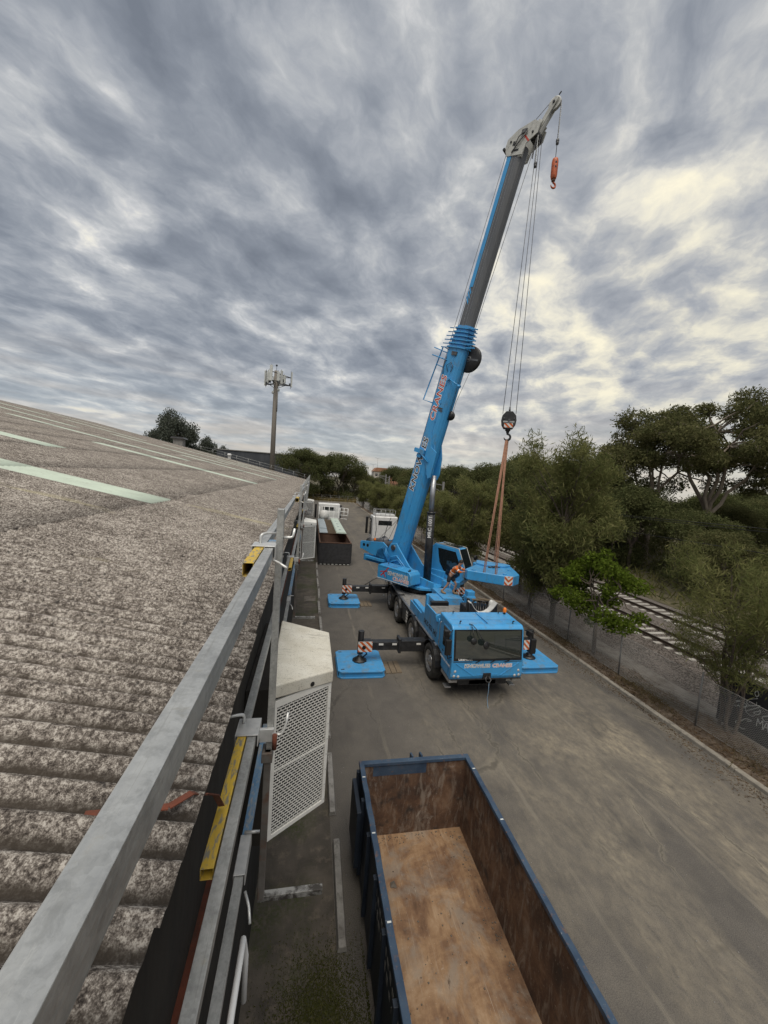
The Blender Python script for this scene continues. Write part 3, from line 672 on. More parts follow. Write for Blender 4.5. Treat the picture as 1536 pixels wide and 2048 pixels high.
# ------------------------------------------------------------------ warehouse
RS = .2; RA = math.atan(RS); EX, EZ = -.41, 6.80
def roof_pt(l, y, h=0): return Vector((EX - l * math.cos(RA) + h * math.sin(RA), y, EZ + l * math.sin(RA) + h * math.cos(RA)))
PIT = .16; NC = 7; SW = PIT * NC; SLN = 3.0; LAP = .14
wh = thing('warehouse', 'long warehouse with lichen covered corrugated fibre cement roof', 'building', (0, 0, 0))
def sheet_mesh(name, mat):
    nl, nw = 3, NC * 8; L = SLN + LAP; v = []; f = []
    for thick in (0, -.007):
        for i in range(nl + 1):
            l = L * i / nl
            for j in range(nw + 1):
                yy = -.03 + (SW + .06) * j / nw
                v.append((l, -yy, .031 * math.cos(2 * math.pi * yy / PIT) + .006 * (1 - i / nl) + thick))
    n1 = nw + 1; off = (nl + 1) * n1
    for i in range(nl):
        for j in range(nw):
            a = i * n1 + j; f.append((a, a + n1, a + n1 + 1, a + 1)); 
    for j in range(nw): f.append((j, j + 1, off + j + 1, off + j))
    me = bpy.data.meshes.new(name); me.from_pydata(v, [], f)
    me.polygons.foreach_set('use_smooth', [True] * (nl * nw) + [False] * nw); me.materials.append(MATS[mat]); me.update()
    return me
sm_r, sm_s = sheet_mesh('roof_sheet', 'fibre_cement'), sheet_mesh('skylight_sheet', 'skylight')
ROOF_M = Matrix(((-math.cos(RA), 0, math.sin(RA)), (0, -1, 0), (math.sin(RA), 0, math.cos(RA)))).to_4x4()
NCOL, NROW = 78, 14
def is_sky(r, c):
    if c in (9, 23, 36, 49, 62) and 1 <= r <= 3: return True
    if c in (15, 29, 42, 55, 68) and 3 <= r <= 6: return True
    if c in (9, 23, 36, 49) and 7 <= r <= 9: return True
    return c in (6, 19, 33, 46, 60) and 10 <= r <= 12
rest = []
for c in range(NCOL):
    for r in range(NROW):
        y0 = -1.0 + c * SW
        if is_sky(r, c) or (c < 38 and r < 7):
            me = sm_s if is_sky(r, c) else sm_r
            o = link(bpy.data.objects.new(me.name, me), wh)
            M = ROOF_M.copy(); M.translation = roof_pt(r * SLN + random.uniform(-.015, .015), y0, .012 * (c % 2) * 0 + random.uniform(-.002, .003) + (.006 if is_sky(r, c) else 0))
            o.matrix_world = M @ Matrix.Rotation(random.uniform(-.0015, .0015), 4, 'Z')
        else: rest.append((r, y0))
# the remaining sheets, joined
jj = NC * 4; V = []; Q = []
for r, y0 in rest:
    b = len(V)
    for i in (0, 1):
        for j in range(jj + 1):
            yy = SW * j / jj; p = roof_pt(r * SLN + i * (SLN + .1), y0 + yy, .031 * math.cos(2 * math.pi * yy / PIT) + .005 * (1 - i)); V.append(p[:])
    for j in range(jj): Q.append((b + j, b + j + 1, b + jj + 2 + j, b + jj + 1 + j))
fast_mesh('far_roof_sheets', np.array(V), np.array(Q), 'fibre_cement', wh, 'stuff', True)
YE = -1 + NCOL * SW
m = MB(); L = NROW * SLN
for a, b, z0, z1 in ((L - .3, L + .15, .03, .10),):
    m._add([roof_pt(a, -2, z0), roof_pt(b, -2, z1), roof_pt(b, YE, z1), roof_pt(a, YE, z0)], [(0, 1, 2, 3)])
    p, q = roof_pt(b, -2, z1), roof_pt(b, YE, z1)
    m._add([p, p + Vector((-.5, 0, -.15)), q + Vector((-.5, 0, -.15)), q], [(0, 1, 2, 3)])
m.build('ridge_cap', 'mortar', wh)
m = MB(); m._add([roof_pt(0, YE - .05, .05), roof_pt(L, YE - .05, .05), roof_pt(L, YE + .25, .05), roof_pt(0, YE + .25, .05), roof_pt(0, YE + .25, -.2), roof_pt(L, YE + .25, -.2)], [(0, 1, 2, 3), (3, 2, 5, 4)])
m.build('barge_flashing', 'offwhite', wh)
pe = roof_pt(L, 0)
MB().prism([(-.62, -.05), (-.62, 6.70), (pe.x, pe.z - .12), (pe.x - 38, 6.5), (pe.x - 38, -.05)], 'y', -3, YE - .02).build('wall', 'wall_eave_shade', wh)
MB().box(-.62, -.56, -3, YE, 5.02, 5.10).build('wall_bearer', 'red_oxide', wh)
for yy in (1.9,):
    m = MB(); pts = [(-.80, 1.58, 6.905), (-.51, 1.63, 6.865), (-.44, 1.70, 6.86), (-.40, 1.76, 6.80), (-.395, 1.98, 6.6), (-.405, 2.2, 6.34)]
    for a, b in zip(pts[:-1], pts[1:]): m.obox(a, b, .032, .005)
    m.build('hanger_strap', 'red_oxide', wh)
# ventilators and rails on the far part of the roof
for (l, y, s, lb) in ((27, 86.5, 1.0, 'square metal roof ventilator near the far gable of the warehouse'),):
    q = roof_pt(l, y); t = thing('roof_ventilator', lb, 'ventilator', q)
    MB().box(-.9, .9, -.9, .9, -.3, 1.3).build('shaft', 'mortar', t); MB().prism([(-1.35, 1.3), (1.35, 1.3), (1.1, 1.65), (-1.1, 1.65)], 'y', -1.3, 1.3).build('cowl', 'steel_dark', t)
gr = thing('gable_handrail', 'thin galvanised handrail along the far gable of the roof', 'handrail', (0, YE - .4, 0))
m1 = MB()
for l in np.arange(1, 24, 2.4):
    q = roof_pt(l, 0); MB().cyl(q, q + Vector((0, 0, 1.1)), .03, 6).build('post', 'galv', gr)
for h in (.55, 1.08): MB().cyl(roof_pt(.6, 0) + Vector((0, 0, h)), roof_pt(23.5, 0) + Vector((0, 0, h)), .025, 6).build('rail', 'galv', gr)
for (l, y, lb) in ((17, 86.6, 'small white cylinder vent on the far edge of the roof'),):
    q = roof_pt(l, y); o = MB().lathe([(.0, 1.15), (.28, 1.1), (.42, .95), (.42, .75), (.30, .7), (.30, -.1)], q, (0, 0, 1), 12).build('vent_cylinder', 'plain_white'); tag(o, lb, 'vent')

# ------------------------------------------------------------------ edge protection (guard rail)
rail = thing('edge_guardrail', 'galvanised telescopic guardrail with yellow and blue sleeves along roof edge', 'guardrail', (0, 0, 0))
def sq_tube(name, x0, x1, z0, z1, y0, y1, mat, open_ends=True, wall=.004, bevel=.010):
    m = MB(); o_ = [(x0, z0), (x1, z0), (x1, z1), (x0, z1)]; i_ = [(x0 + wall, z0 + wall), (x1 - wall, z0 + wall), (x1 - wall, z1 - wall), (x0 + wall, z1 - wall)]
    vs = [(x, y, z) for y in (y0, y1) for x, z in o_] + [(x, y, z) for y in (y0, y1) for x, z in i_]
    fs = []
    for k in range(4):
        n = (k + 1) % 4
        fs += [(k, n, 4 + n, 4 + k), (8 + k, 12 + k, 12 + n, 8 + n), (k, 8 + k, 8 + n, n), (4 + k, 4 + n, 12 + n, 12 + k)]
    m._add(vs, fs); return m.build(name, mat, rail, bevel)
def bent_pin(pts, r=.008, name='pin_handle', parent=None, mat='galv_new'):
    P = [Vector(p) for p in pts]; out = [P[0]]
    for i in range(1, len(P) - 1):
        a, b, c = P[i - 1], P[i], P[i + 1]; k = min(.022, (a - b).length * .4, (c - b).length * .4)
        A = b + (a - b).normalized() * k; Bq = b + (c - b).normalized() * k
        for t in (0, .33, .67, 1): out.append((A * (1 - t) + b * t) * (1 - t) + (b * (1 - t) + Bq * t) * t)
    out.append(P[-1]); return MB().tube(out, r, 8).build(name, mat, parent)
pm('arm_steel', (.34, .34, .33), (.26, .26, .25), 6, .6, .3, dirt=(.05, .045, .04), dscale=9, dlo=.46, dhi=.6)
PY = [3.0 + 6.3 * i for i in range(-1, 14)]
TW = .062
for i, y in enumerate(PY):
    near = y < 24
    if y > 0:
        MB().box(-.232, -.180, y - .028, y + .028, 5.98, 8.02).build('post', 'galv', rail, .005)
        if near:
            MB().box(-.240, -.190, y - .06, y + .01, 4.82, 6.10).build('lower_post', 'post_dark', rail, .004)
            MB().box(-.26, -.176, y - .075, y + .05, 6.02, 6.10).build('post_socket', 'post_dark', rail, .004)
            arm = MB().box(-.24, .285, y - .045, y + .01, 4.78, 4.83).build('wall_arm', 'arm_steel', rail, .004)
    lane = 0 if i % 2 else 1
    # top rail: alternating lanes, each bay tube overlaps the next at the clamp
    xa = -.302 if lane else -.302 - TW - .008
    ye = y + 6.3 + .22
    y0 = y - .62
    zt = 7.74
    sq_tube('top_rail', xa, xa + TW, zt - .085, zt, y0 + .52, ye - .30, 'galv')
    sq_tube('yellow_sleeve', xa - .001, xa + TW + .001, zt - .086, zt + .001, y0, y0 + .52, 'paint_yellow')
    sq_tube('blue_sleeve', xa - .001, xa + TW + .001, zt - .086, zt + .001, ye - .30, ye, 'paint_blue')
    # lower rail
    xb = -.362 if lane else -.362 - TW - .010; zl = 6.30
    sq_tube('lower_rail', xb, xb + TW, zl - .062, zl, y - .1, ye - .30, 'galv')
    sq_tube('yellow_sleeve', xb - .001, xb + TW + .001, zl - .063, zl + .001, y - 1.13, y - .1, 'paint_yellow')
    # toe rail
    xc = -.395; zc = 5.30
    sq_tube('toe_rail', xc, xc + .068, zc - .062, zc, y + .05, y + 3.4, 'paint_blue')
    sq_tube('toe_rail', xc + .002, xc + .066, zc - .064, zc - .002, y + 3.4, y + 6.3 - .12, 'galv')
    if y > 0:
        # clamps
        cl = MB().box(-.388, -.226, y - .13, y + .03, zt + .006, zt + .014).box(-.394, -.386, y - .13, y + .03, zt - .10, zt + .014).box(-.231, -.224, y - .13, y + .03, zt - .10, zt + .014).box(-.308, -.302, y - .13, y + .03, zt - .095, zt + .006).build('top_clamp', 'galv_new', rail, .003)
        if near:
            bent_pin([(-.345, y - .01, zt + .01), (-.345, y - .01, zt + .075), (-.30, y + .035, zt + .085), (-.225, y + .08, zt + .075)], .011, parent=cl)
            bent_pin([(-.25, y - .13, zt - .085), (-.20, y - .15, zt - .10), (-.13, y - .22, zt - .125)], .010, parent=cl)
            bent_pin([(-.18, y, zt + .06), (-.11, y + .01, zt + .06), (-.10, y + .02, zt + .13)], .011, parent=cl)
        cl = MB().box(-.445, -.285, y - .15, y + .06, zl + .006, zl + .014).box(-.452, -.444, y - .15, y + .06, zl - .08, zl + .014).box(-.290, -.282, y - .15, y + .06, zl - .08, zl + .014).box(-.284, -.175, y - .06, y - .03, zl - .115, zl - .01).box(-.284, -.175, y - .03, y + .05, zl - .115, zl - .105).build('lower_clamp', 'galv_new', rail, .003)
        if near:
            bent_pin([(-.41, y - .0, zl + .01), (-.41, y + .0, zl + .085), (-.46, y - .02, zl + .095), (-.56, y - .05, zl + .09)], .012, parent=cl)
            bent_pin([(-.185, y - .06, zl - .05), (-.115, y - .07, zl - .05), (-.085, y - .05, zl + .02), (-.075, y - .02, zl + .10)], .011, parent=cl)
            MB().cyl((-.165, y - .08, zl - .16), (-.165, y - .08, zl - .04), .018, 8).build('rusty_bolt', 'red_oxide', cl)
        cl = MB().box(xc - .008, xc + .08, y - .28, y + .05, zc + .004, zc + .011).box(xc + .073, xc + .08, y - .28, y + .05, zc - .08, zc + .011).box(xc - .008, xc - .001, y - .28, y + .05, zc - .08, zc + .011).build('toe_clamp', 'galv_new', rail, .003)
        if near:
            bent_pin([(xc + .02, y + .06, zc + .02), (xc + .14, y + .055, zc + .02)], .012, parent=cl)
            bent_pin([(xc + .09, y - .34, zc - .06), (xc + .13, y - .42, zc - .09), (xc + .15, y - .50, zc - .13)], .010, parent=cl)
# second silver tube low on the right and a white conduit on the wall
cond = MB().tube([(-.30, -1, 4.95), (-.30, 2.2, 4.95), (-.295, 2.6, 4.93), (-.29, 2.75, 4.6), (-.29, 2.75, 4.2)], .022, 8).build('conduit', 'plain_white')
tag(cond, 'white plastic conduit running below the guardrail clamps on wall', 'pipe')

# ------------------------------------------------------------------ wall ventilation hoods
def make_hood(name, mt, label, y0):
    t = thing(name, label, 'vent hood', (-.35, y0, 0), group='ventilation hoods on the warehouse wall')
    P = [(0, 0), (.78, .56), (.78, 1.80), (0, 2.08)]; zt0, zt1, zb = 5.72, 5.62, 3.72
    m = MB(); vs = [(*p, zb) for p in P] + [(P[0][0], P[0][1], zt0), (P[1][0], P[1][1], zt1), (P[2][0], P[2][1], zt1), (P[3][0], P[3][1], zt0)]
    back = [(-.26, 0, zb), (-.26, 2.08, zb), (-.26, 2.08, zt0), (-.26, 0, zt0)]
    m._add(vs, [(1, 2, 6, 5), (2, 3, 7, 6)]); m.build('casing', 'hood_white', t)
    MB()._add(back + [(0, 0, zb), (0, 2.08, zb), (0, 2.08, zt0), (0, 0, zt0)], [(0, 4, 7, 3), (1, 2, 6, 5), (3, 7, 6, 2)]).build('wall_duct', 'wall_eave_shade', t)
    MB()._add([(p[0] * 1.02 + .0, p[1] + (-.02 if i < 2 else .02), (zt0 if i in (0, 3) else zt1) + d) for d in (-.13, .045) for i, p in enumerate(P)], [(3, 2, 1, 0), (4, 5, 6, 7), (0, 1, 5, 4), (1, 2, 6, 5), (2, 3, 7, 6), (3, 0, 4, 7)]).build('top_cover', mt, t, .018)
    # cheek facing the camera: perforated screen in a frame
    ex = Vector((.78, .56, 0)).normalized(); Wd = math.hypot(.78, .56); nrm = Vector((ex.y, -ex.x, 0))
    def L(s, z, d=0): return Vector((0, 0, 0)) + ex * s + Vector((0, 0, z)) + nrm * d
    def bar(m, s0, s1, za, zb_, d0, d1):
        vs = [L(s, z, d) for d in (d0, d1) for z in (za, zb_) for s in (s0, s1)]
        m._add(vs, [(0, 1, 3, 2), (4, 6, 7, 5), (0, 4, 5, 1), (2, 3, 7, 6), (0, 2, 6, 4), (1, 5, 7, 3)])
    m = MB(); m._add([L(0, zb, -.05), L(Wd, zb, -.05), L(Wd, zt1, -.05), L(0, zt0, -.05)], [(0, 1, 2, 3)]); m.build('dark_interior', 'grille_back', t)
    m = MB(); fw = .10
    bar(m, 0, fw * 1.25, zb, zt1 - .08, -.03, .006); bar(m, Wd - .05, Wd, zb, zt1 - .08, -.03, .004); bar(m, fw * 1.25, Wd - .05, zb, zb + .05, -.03, .005); bar(m, fw * 1.25, Wd - .05, zt1 - .17, zt1 - .08, -.03, .005)
    m.build('screen_frame', 'hood_white', t)
    m = MB(); s0, s1, z0, z1 = fw * 1.25, Wd - .05, zb + .05, zt1 - .16; nr = 44; dz = (z1 - z0) / nr; ns = 13; ds = (s1 - s0) / ns
    for k in range(nr + 1): bar(m, s0, s1, z0 + k * dz - .0060, z0 + k * dz + .0060, -.008, -.004)
    for k in range(nr):
        off = .5 if k % 2 else 0
        for j in range(ns):
            s = s0 + (j + off) * ds
            if s0 + .01 < s < s1 - .01: bar(m, s - .0052, s + .0052, z0 + k * dz + .0058, z0 + (k + 1) * dz - .0058, -.008, -.0045)
    bar(m, s0, s1, (z0 + z1) / 2 - .012, (z0 + z1) / 2 + .012, -.013, .001)
    m.build('perforated_screen', 'hood_white', t)
    m = MB()
    for z in np.linspace(zb + .06, zt1 - .05, 9):
        for s in (.045, Wd - .02): 
            c = L(s, z, .006); m.cyl(c, c + nrm * .004, .007, 6)
    m.build('rivets', 'galv', t)
    c = L(.62, zt1 - .035, .022); MB().cyl(c, c + nrm * .006, .032, 12).build('cover_button', 'plastic_black', t)
    return t
make_hood('ventilation_hood', 'hood_top', 'large dirty cream hood with perforated white screen nearest the camera', 4.5)
make_hood('ventilation_hood', 'hood_white', 'middle white ventilation hood beside the parked tipper bin', 20.6)
make_hood('ventilation_hood', 'hood_white', 'farthest white ventilation hood high on the warehouse wall', 38)
pm('pipe_metal', (.25, .25, .25), (.16, .15, .14), 6, .5, .6)
ex_ = thing('wall_plant', 'tangle of pipes and a grey box between the two farther hoods', 'machine', (-.35, 31, 0))
MB().box(0, .7, 0, 1.2, 4.4, 5.0).build('cabinet', 'mortar', ex_, .02)
for k in range(5): MB().tube([(.1 + .12 * k, .1, 5.0), (.1 + .12 * k, .2 + .1 * k, 5.3), (.35, .8 + .1 * k, 5.35), (.0, 1.6, 5.2)], .04, 7).build('pipe', 'pipe_metal', ex_)

# ------------------------------------------------------------------ parking stops and pit lid
for i in range(11):
    y = 5.97 + i * 2.76 if i < 2 else 5.97 + i * 2.78
    lb = {0: 'weathered concrete wheel stop nearest the camera below the bin', 1: 'second wheel stop from the camera, below the big hood'}.get(i, 'weathered concrete wheel stop by the wall path, %s from the camera' % ORD[i])
    o = MB().prism([(-.09, .0), (.09, .0), (.065, .12), (-.065, .12)], 'y', 0, 2.05).build('wheel_stop', 'mortar', bevel=.015)
    o.location = (1.0 - .005 * i + random.uniform(-.03, .03), y, 0); o.rotation_euler = (0, 0, random.uniform(-.02, .02))
    tag(o, lb, 'wheel stop', 'wheel stops along the warehouse wall')
o = MB().prism([(-.09, .0), (.09, .0), (.065, .12), (-.065, .12)], 'y', -1.2, .85).build('wheel_stop', 'mortar', bevel=.015); o.location = (1.03, 4.0, 0)
tag(o, 'short stretch of wheel stop entering the picture at the mossy bottom', 'wheel stop', 'wheel stops along the warehouse wall')
o = MB().box(0, .75, 0, 1.0, -.003, .012).build('pit_lid', 'concrete_pale', bevel=.006); o.location = (.0, 25.0, 0); tag(o, 'pale rectangular concrete pit lid set in the wall path', 'pit lid')
# ================================================================== BINS AND TRUCKS
def open_bin(name, label, x0, x1, y0, y1, z0, zt, outer, inner, floor, rim, rw, hoist=True):
    t = thing(name, label, 'skip bin', ((x0 + x1) / 2, y0, 0)); w = (x1 - x0) / 2; l = y1 - y0; th = .05
    for s, nm in ((-1, 'side_wall'), (1, 'side_wall')):
        m = MB().box(min(s * w, s * (w - .03)), max(s * w, s * (w - .03)), .03, l - .03, z0, zt - .05)
        m.build(nm, outer, t)
        MB().box(min(s * (w - .032), s * (w - th)), max(s * (w - .032), s * (w - th)), .05, l - .05, z0 + .06, zt - .05).build('side_lining', inner, t)
        for k in range(int(l / .75) + 1):
            yy = .1 + k * (l - .2) / int(l / .75)
            MB().box(min(s * w, s * (w + .07)), max(s * w, s * (w + .07)), yy - .045, yy + .045, z0 + .1, zt - .10).build('rib', outer, t, .006)
    for yy, s in ((0, 1), (l, -1)):
        MB().box(-w, w, min(yy, yy + s * .03), max(yy, yy + s * .03), z0, zt - .05).build('end_wall', outer, t)
        MB().box(-w + th, w - th, min(yy + s * .032, yy + s * .05), max(yy + s * .032, yy + s * .05), z0 + .06, zt - .05).build('end_lining', inner, t)
    nx, ny = 9, 24
    V = [(-w + th + (2 * w - 2 * th) * i / nx, .05 + (l - .1) * j / ny, z0 + .06 + (random.uniform(-.006, .006) if 0 < i < nx and 0 < j < ny else 0)) for j in range(ny + 1) for i in range(nx + 1)]
    m = MB()._add(V, [(j * (nx + 1) + i, j * (nx + 1) + i + 1, (j + 1) * (nx + 1) + i + 1, (j + 1) * (nx + 1) + i) for j in range(ny) for i in range(nx)], True); m.build('floor', floor, t)
    for xa, xb in ((-w - .02, -w + rw), (w - rw, w + .02)):
        rings = []
        for k in range(25):
            dx, dz = random.uniform(-.006, .006), random.uniform(-.006, .005); yy = l * k / 24
            rings.append([(xa + dx, yy, zt - .05), (xb + dx, yy, zt - .05), (xb + dx, yy, zt + .03 + dz), (xa + dx, yy, zt + .03 + dz)])
        MB().loft(rings, smooth=False).build('top_rail', rim, t, .010)
    for ya, yb in ((l - rw, l + .03), (-.03, rw)): MB().box(-w - .02, w + .02, ya, yb, zt - .047, zt + .033).build('end_rail', rim, t, .012)
    return t, w, l
t, w, l = open_bin('skip_bin', 'empty navy blue steel skip bin with rusty brown interior in the foreground', 1.42, 3.97, .9, 7.95, .14, 1.96, 'navy_side', 'rusty_inside', 'rusty_floor', 'navy', .085)
for s in (-.72, .72): MB().box(s - .05, s + .05, .2, l, 0, .14).build('runner', 'navy_side', t)
for s in (-.05, .17): MB().prism([(l + .03, 1.70), (l + .20, 1.78), (l + .20, 1.98), (l + .03, 2.02)], 'x', s - .02, s + .02).build('lifting_lug', 'navy', t)
MB().box(-w - .16, -w - .07, l - 1.0, l - .1, .5, 1.7).build('side_rack', 'navy_side', t, .01)
m = MB()
for yy in (.9, 2.6, 3.9, 5.3, 6.6):
    for s in (-w + .03, w - .03): m.box(s - .03, s + .03, yy, yy + .025, 1.988, 1.9925)
m.build('weld_scar', 'chalk', t)
m = MB(); MB().box(-.62, .62, l - .0505, l - .0535, 1.66, 1.91).xf(Matrix.Translation((-.35, 0, 0))).build('blue_patch', 'navy', t)
q_ = np.stack([RNG.uniform(1.55, 3.8, 260), 1.2 + 6.5 * RNG.random(260), np.full(260, .206)], 1); q_[:120, 0] = 3.85 - np.abs(RNG.normal(0, .12, 120)); q_[120:170, 1] = 7.85 - np.abs(RNG.normal(0, .1, 50))
scatter('bin_debris', q_, .016, 'concrete_pale', 'small crumbs of debris on the rusty bin floor', 'debris')
# stencilled plate on the outside, and a scrap of debris on the floor
m = MB()
for z in (1.32, 1.56):
    for k in range(13): m.box(-w - .004, -w - .001, 2.7 + .16 * k, 2.78 + .16 * k + random.uniform(-.02, .03), z, z + random.uniform(.08, .14))
m.build('worn_stencil', 'power_pole', t)
o = MB()._add([(2.0, 6.75, .215), (2.13, 6.72, .225), (2.10, 6.86, .235), (2.02, 6.84, .22), (2.07, 6.78, .27)], [(0, 1, 4), (1, 2, 4), (2, 3, 4), (3, 0, 4), (3, 2, 1, 0)]).build('rubble_scrap', 'concrete_pale'); tag(o, 'pale scrap of rubble lying on the bin floor', 'rubble')

# tipper bin on its truck, far along the wall
t, w, l = open_bin('hooklift_bin', 'black open top bin loaded with long panels on the parked truck', 1.12, 4.05, 35.3, 52.5, .12, 2.10, 'tarp_black', 'rust_dark', 'rust_dark', 'rust_dark', .08)
MB().box(-w + .05, w - .05, -.035, -.008, .18, 1.98).build('tailgate', 'tarp_black', t, .01)
m = MB()
for k in range(8): m.box(-w + .1 + k * .36, -w + .3 + k * .36, -.05, .0, .06, .12)
m.build('bottom_lip', 'offwhite', t)
pk = thing('panel_stack', 'grey and pale green roofing panels laid along the parked bin', 'panels', (2.6, 40.2, 2.25))
for k, (x0, x1, y0, y1, z, mt) in enumerate(((-1.40, -.55, 0, 12.4, 0, 'grey_panel'), (-1.3, -.55, 3.0, 9.0, .07, 'grey_panel'), (.35, 1.40, 0, 13.4, 0, 'green_panel'), (.40, 1.34, .2, 13.2, .07, 'green_panel'))):
    MB().box(x0, x1, y0, y1, z, z + .06).build('panel', mt, pk)
for k in range(16): MB().box(-1.45, 1.42, .35 + k * .78, .47 + k * .78, -.075, -.005).build('bearer', 'timber', pk)
for k in range(4): MB().cyl((.85, 1.9 + 2.6 * k, .13), (.85, 1.9 + 2.6 * k, .17), .12, 10).build('dent', 'grey_panel', pk)
def wheel(parent, x, y, z, r, w_, s, rim='alu', n=26):
    """s: +1 outer face towards +x"""
    h = MB().lathe([(.0, .02), (r * .14, .02), (r * .16, -.03), (r * .30, -.04), (r * .32, -.09)], (x, y, z), (s, 0, 0), 14).build('wheel', rim, parent)
    MB().lathe([(r * .60, -w_), (r * .93, -w_ + .02), (r, -w_ + .07), (r, -.07), (r * .95, -.02), (r * .80, .0), (r * .64, -.02), (r * .60, -.05)], (x, y, z), (s, 0, 0), n).build('tyre', 'rubber', h)
    MB().lathe([(r * .62, -.012), (r * .57, -.02), (r * .54, -.10), (r * .46, -.13), (r * .30, -.09), (.0, -.085)], (x, y, z), (s, 0, 0), n).build('rim', rim, h)
    m = MB()
    for k in range(10):
        a = 2 * math.pi * k / 10; m.cyl((x - s * .11, y + r * .38 * math.cos(a), z + r * .38 * math.sin(a)), (x - s * .075, y + r * .38 * math.cos(a), z + r * .38 * math.sin(a)), .022, 6)
    m.build('wheel_nuts', 'steel_dark', h)
    return h
def truck_cab(t, w, y0, y1, z0, zt, mirrors=True):
    """cab facing +Y; y0 rear wall"""
    MB().prism([(y0, z0), (y1, z0), (y1 + .02, z0 + .9), (y1 - .28, zt - .25), (y1 - .55, zt), (y0 + .06, zt), (y0, zt - .1)], 'x', -w, w).build('cab', 'white', t, .08, seg=3)
    MB().box(-w * .55, w * .55, y0 - .012, y0 + .0, zt - .95, zt - .45).build('rear_window', 'glass', t, .004)
    for s in (-1, 1):
        MB().prism([(y0 + .75, z0 + 1.0), (y1 - .12, z0 + 1.0), (y1 - .35, zt - .35), (y0 + .75, zt - .35)], 'x', s * w, s * (w + .008)).build('side_window', 'glass', t)
        MB().box(s * w - .005 if s < 0 else s * w - .005, s * w + .005, y0 + .72, y0 + .735, z0 + .3, zt - .3).build('door_seam', 'black', t)
        if mirrors:
            a = MB().obox((s * w, y1 - .2, zt - .35), (s * (w + .3), y1 - .05, zt - .35), .04, .04).obox((s * w, y1 - .2, z0 + 1.0), (s * (w + .3), y1 - .05, z0 + 1.0), .04, .04).build('mirror_arm', 'plastic_black', t)
            MB().box(s * (w + .3) - .13, s * (w + .3) + .13, y1 - .14, y1 + .02, z0 + .95, zt - .3).build('mirror', 'plastic_black', a, .04)
    MB().prism([(y1 + .02, z0 + .95), (y1 - .24, zt - .3), (y1 - .225, zt - .3), (y1 + .035, z0 + .95)], 'x', -w * .88, w * .88).build('windscreen', 'glass', t)
pt = thing('bin_truck', 'white truck cab parked in front of the loaded bin by the wall', 'truck', (2.75, 52.6, 0))
truck_cab(pt, 1.5, 1.6, 4.1, 1.0, 4.3)
MB().box(-1.0, 1.0, .1, 3.8, .5, .9).build('chassis', 'black', pt)
m = MB()
for x in (-1.0, -.5, 0, .5, 1.0): m.cyl((x * 1.35, 1.2, 1.0), (x * 1.35, 1.2, 3.9), .035, 6)
for z in (1.6, 2.4, 3.2, 3.9): m.cyl((-1.35, 1.2, z), (1.35, 1.2, z), .035, 6)
m.build('headboard', 'plain_white', pt)
m = MB()
for z in (2.3, 2.8, 3.3, 3.8): m.cyl((1.55, 1.6, z), (2.6, 1.0, z), .04, 6)
for k in (0, .5, 1): m.cyl((1.55 + 1.05 * k, 1.6 - .6 * k, 2.3), (1.55 + 1.05 * k, 1.6 - .6 * k, 3.8), .04, 6)
m.build('side_gate', 'plain_white', pt)
for s in (-1, 1):
    for y in (2.8,): wheel(pt, s * 1.45, y, .5, .5, .3, s, n=18)
bg = MB().lathe([(.0, 1.22), (.35, 1.15), (.62, .9), (.70, .4), (.6, .0), (.0, 0)], (2.0, 52.9, 2.3), (.1, 0, 1), 9).build('rubble_bag', 'bag'); tag(bg, 'crumpled white bulk bag on top of the parked load', 'bag')

wt = thing('white_truck', 'white truck with roof rack parked behind the crane', 'truck', (8.15, 38.6, 0))
truck_cab(wt, 1.36, 2.0, 4.3, 1.1, 4.25)
MB().box(-.5, .5, -5.5, 4.0, .6, .95).box(-1.2, 1.2, -5.5, 1.7, 1.0, 1.12).build('chassis', 'black', wt)
m = MB()
for z in (4.6, 4.95):
    m.tube([(-1.1, 2.2, z), (-1.1, 3.6, z), (1.1, 3.6, z), (1.1, 2.2, z), (-1.1, 2.2, z)], .022, 6)
for x, y in ((-1.1, 2.2), (-1.1, 2.9), (-1.1, 3.6), (1.1, 2.2), (1.1, 3.6), (0, 2.2), (-.5, 2.2), (.5, 2.2)): m.cyl((x, y, 4.2), (x, y, 4.95), .022, 6)
m.build('roof_rack', 'galv', wt)
MB().box(-1.1, 1.1, 2.2, 3.6, 4.27, 4.5).build('roof_box', 'white', wt, .04)
for s in (-1, 1):
    for y in (3.2, -2.5, -3.9): wheel(wt, s * 1.22, y, .52, .52, .3, s, n=18)
# wall hose line behind the rear outrigger
o = MB().tube([(3.9, 27.6, .03), (4.6, 29.0, .04), (5.4, 30.4, .03), (6.0, 31.2, .03)], .02, 6).build('hose', 'rubber'); tag(o, 'black hose lying on the asphalt behind the rear outrigger', 'hose')
m = MB(); m.tube([(3.2 + .35 * math.cos(a), 27.4 + .35 * math.sin(a), .03) for a in np.linspace(0, 6.28, 20)], .022, 6)
pm('hivis_rope', (.5, .62, .12), rough=.7)
o = m.build('rope_coil', 'hivis_rope'); tag(o, 'yellow green rope coil on the ground by the rear outrigger', 'rope')

# ================================================================== MOBILE CRANE
crane = thing('mobile_crane', 'bright blue four axle mobile crane set up on outriggers with raised boom', 'crane', (7.0, 13.05, 0))
K = crane
CW = 1.475
prof = [(.06, .95), (.0, 1.1), (.0, 1.72), (.17, 2.88), (.30, 3.00), (1.58, 3.05), (1.60, 1.60), (1.12, 1.50), (1.05, .95)]
cab = MB().prism(prof, 'x', -CW, CW).build('carrier_cab', 'blue', K, .05, seg=3)
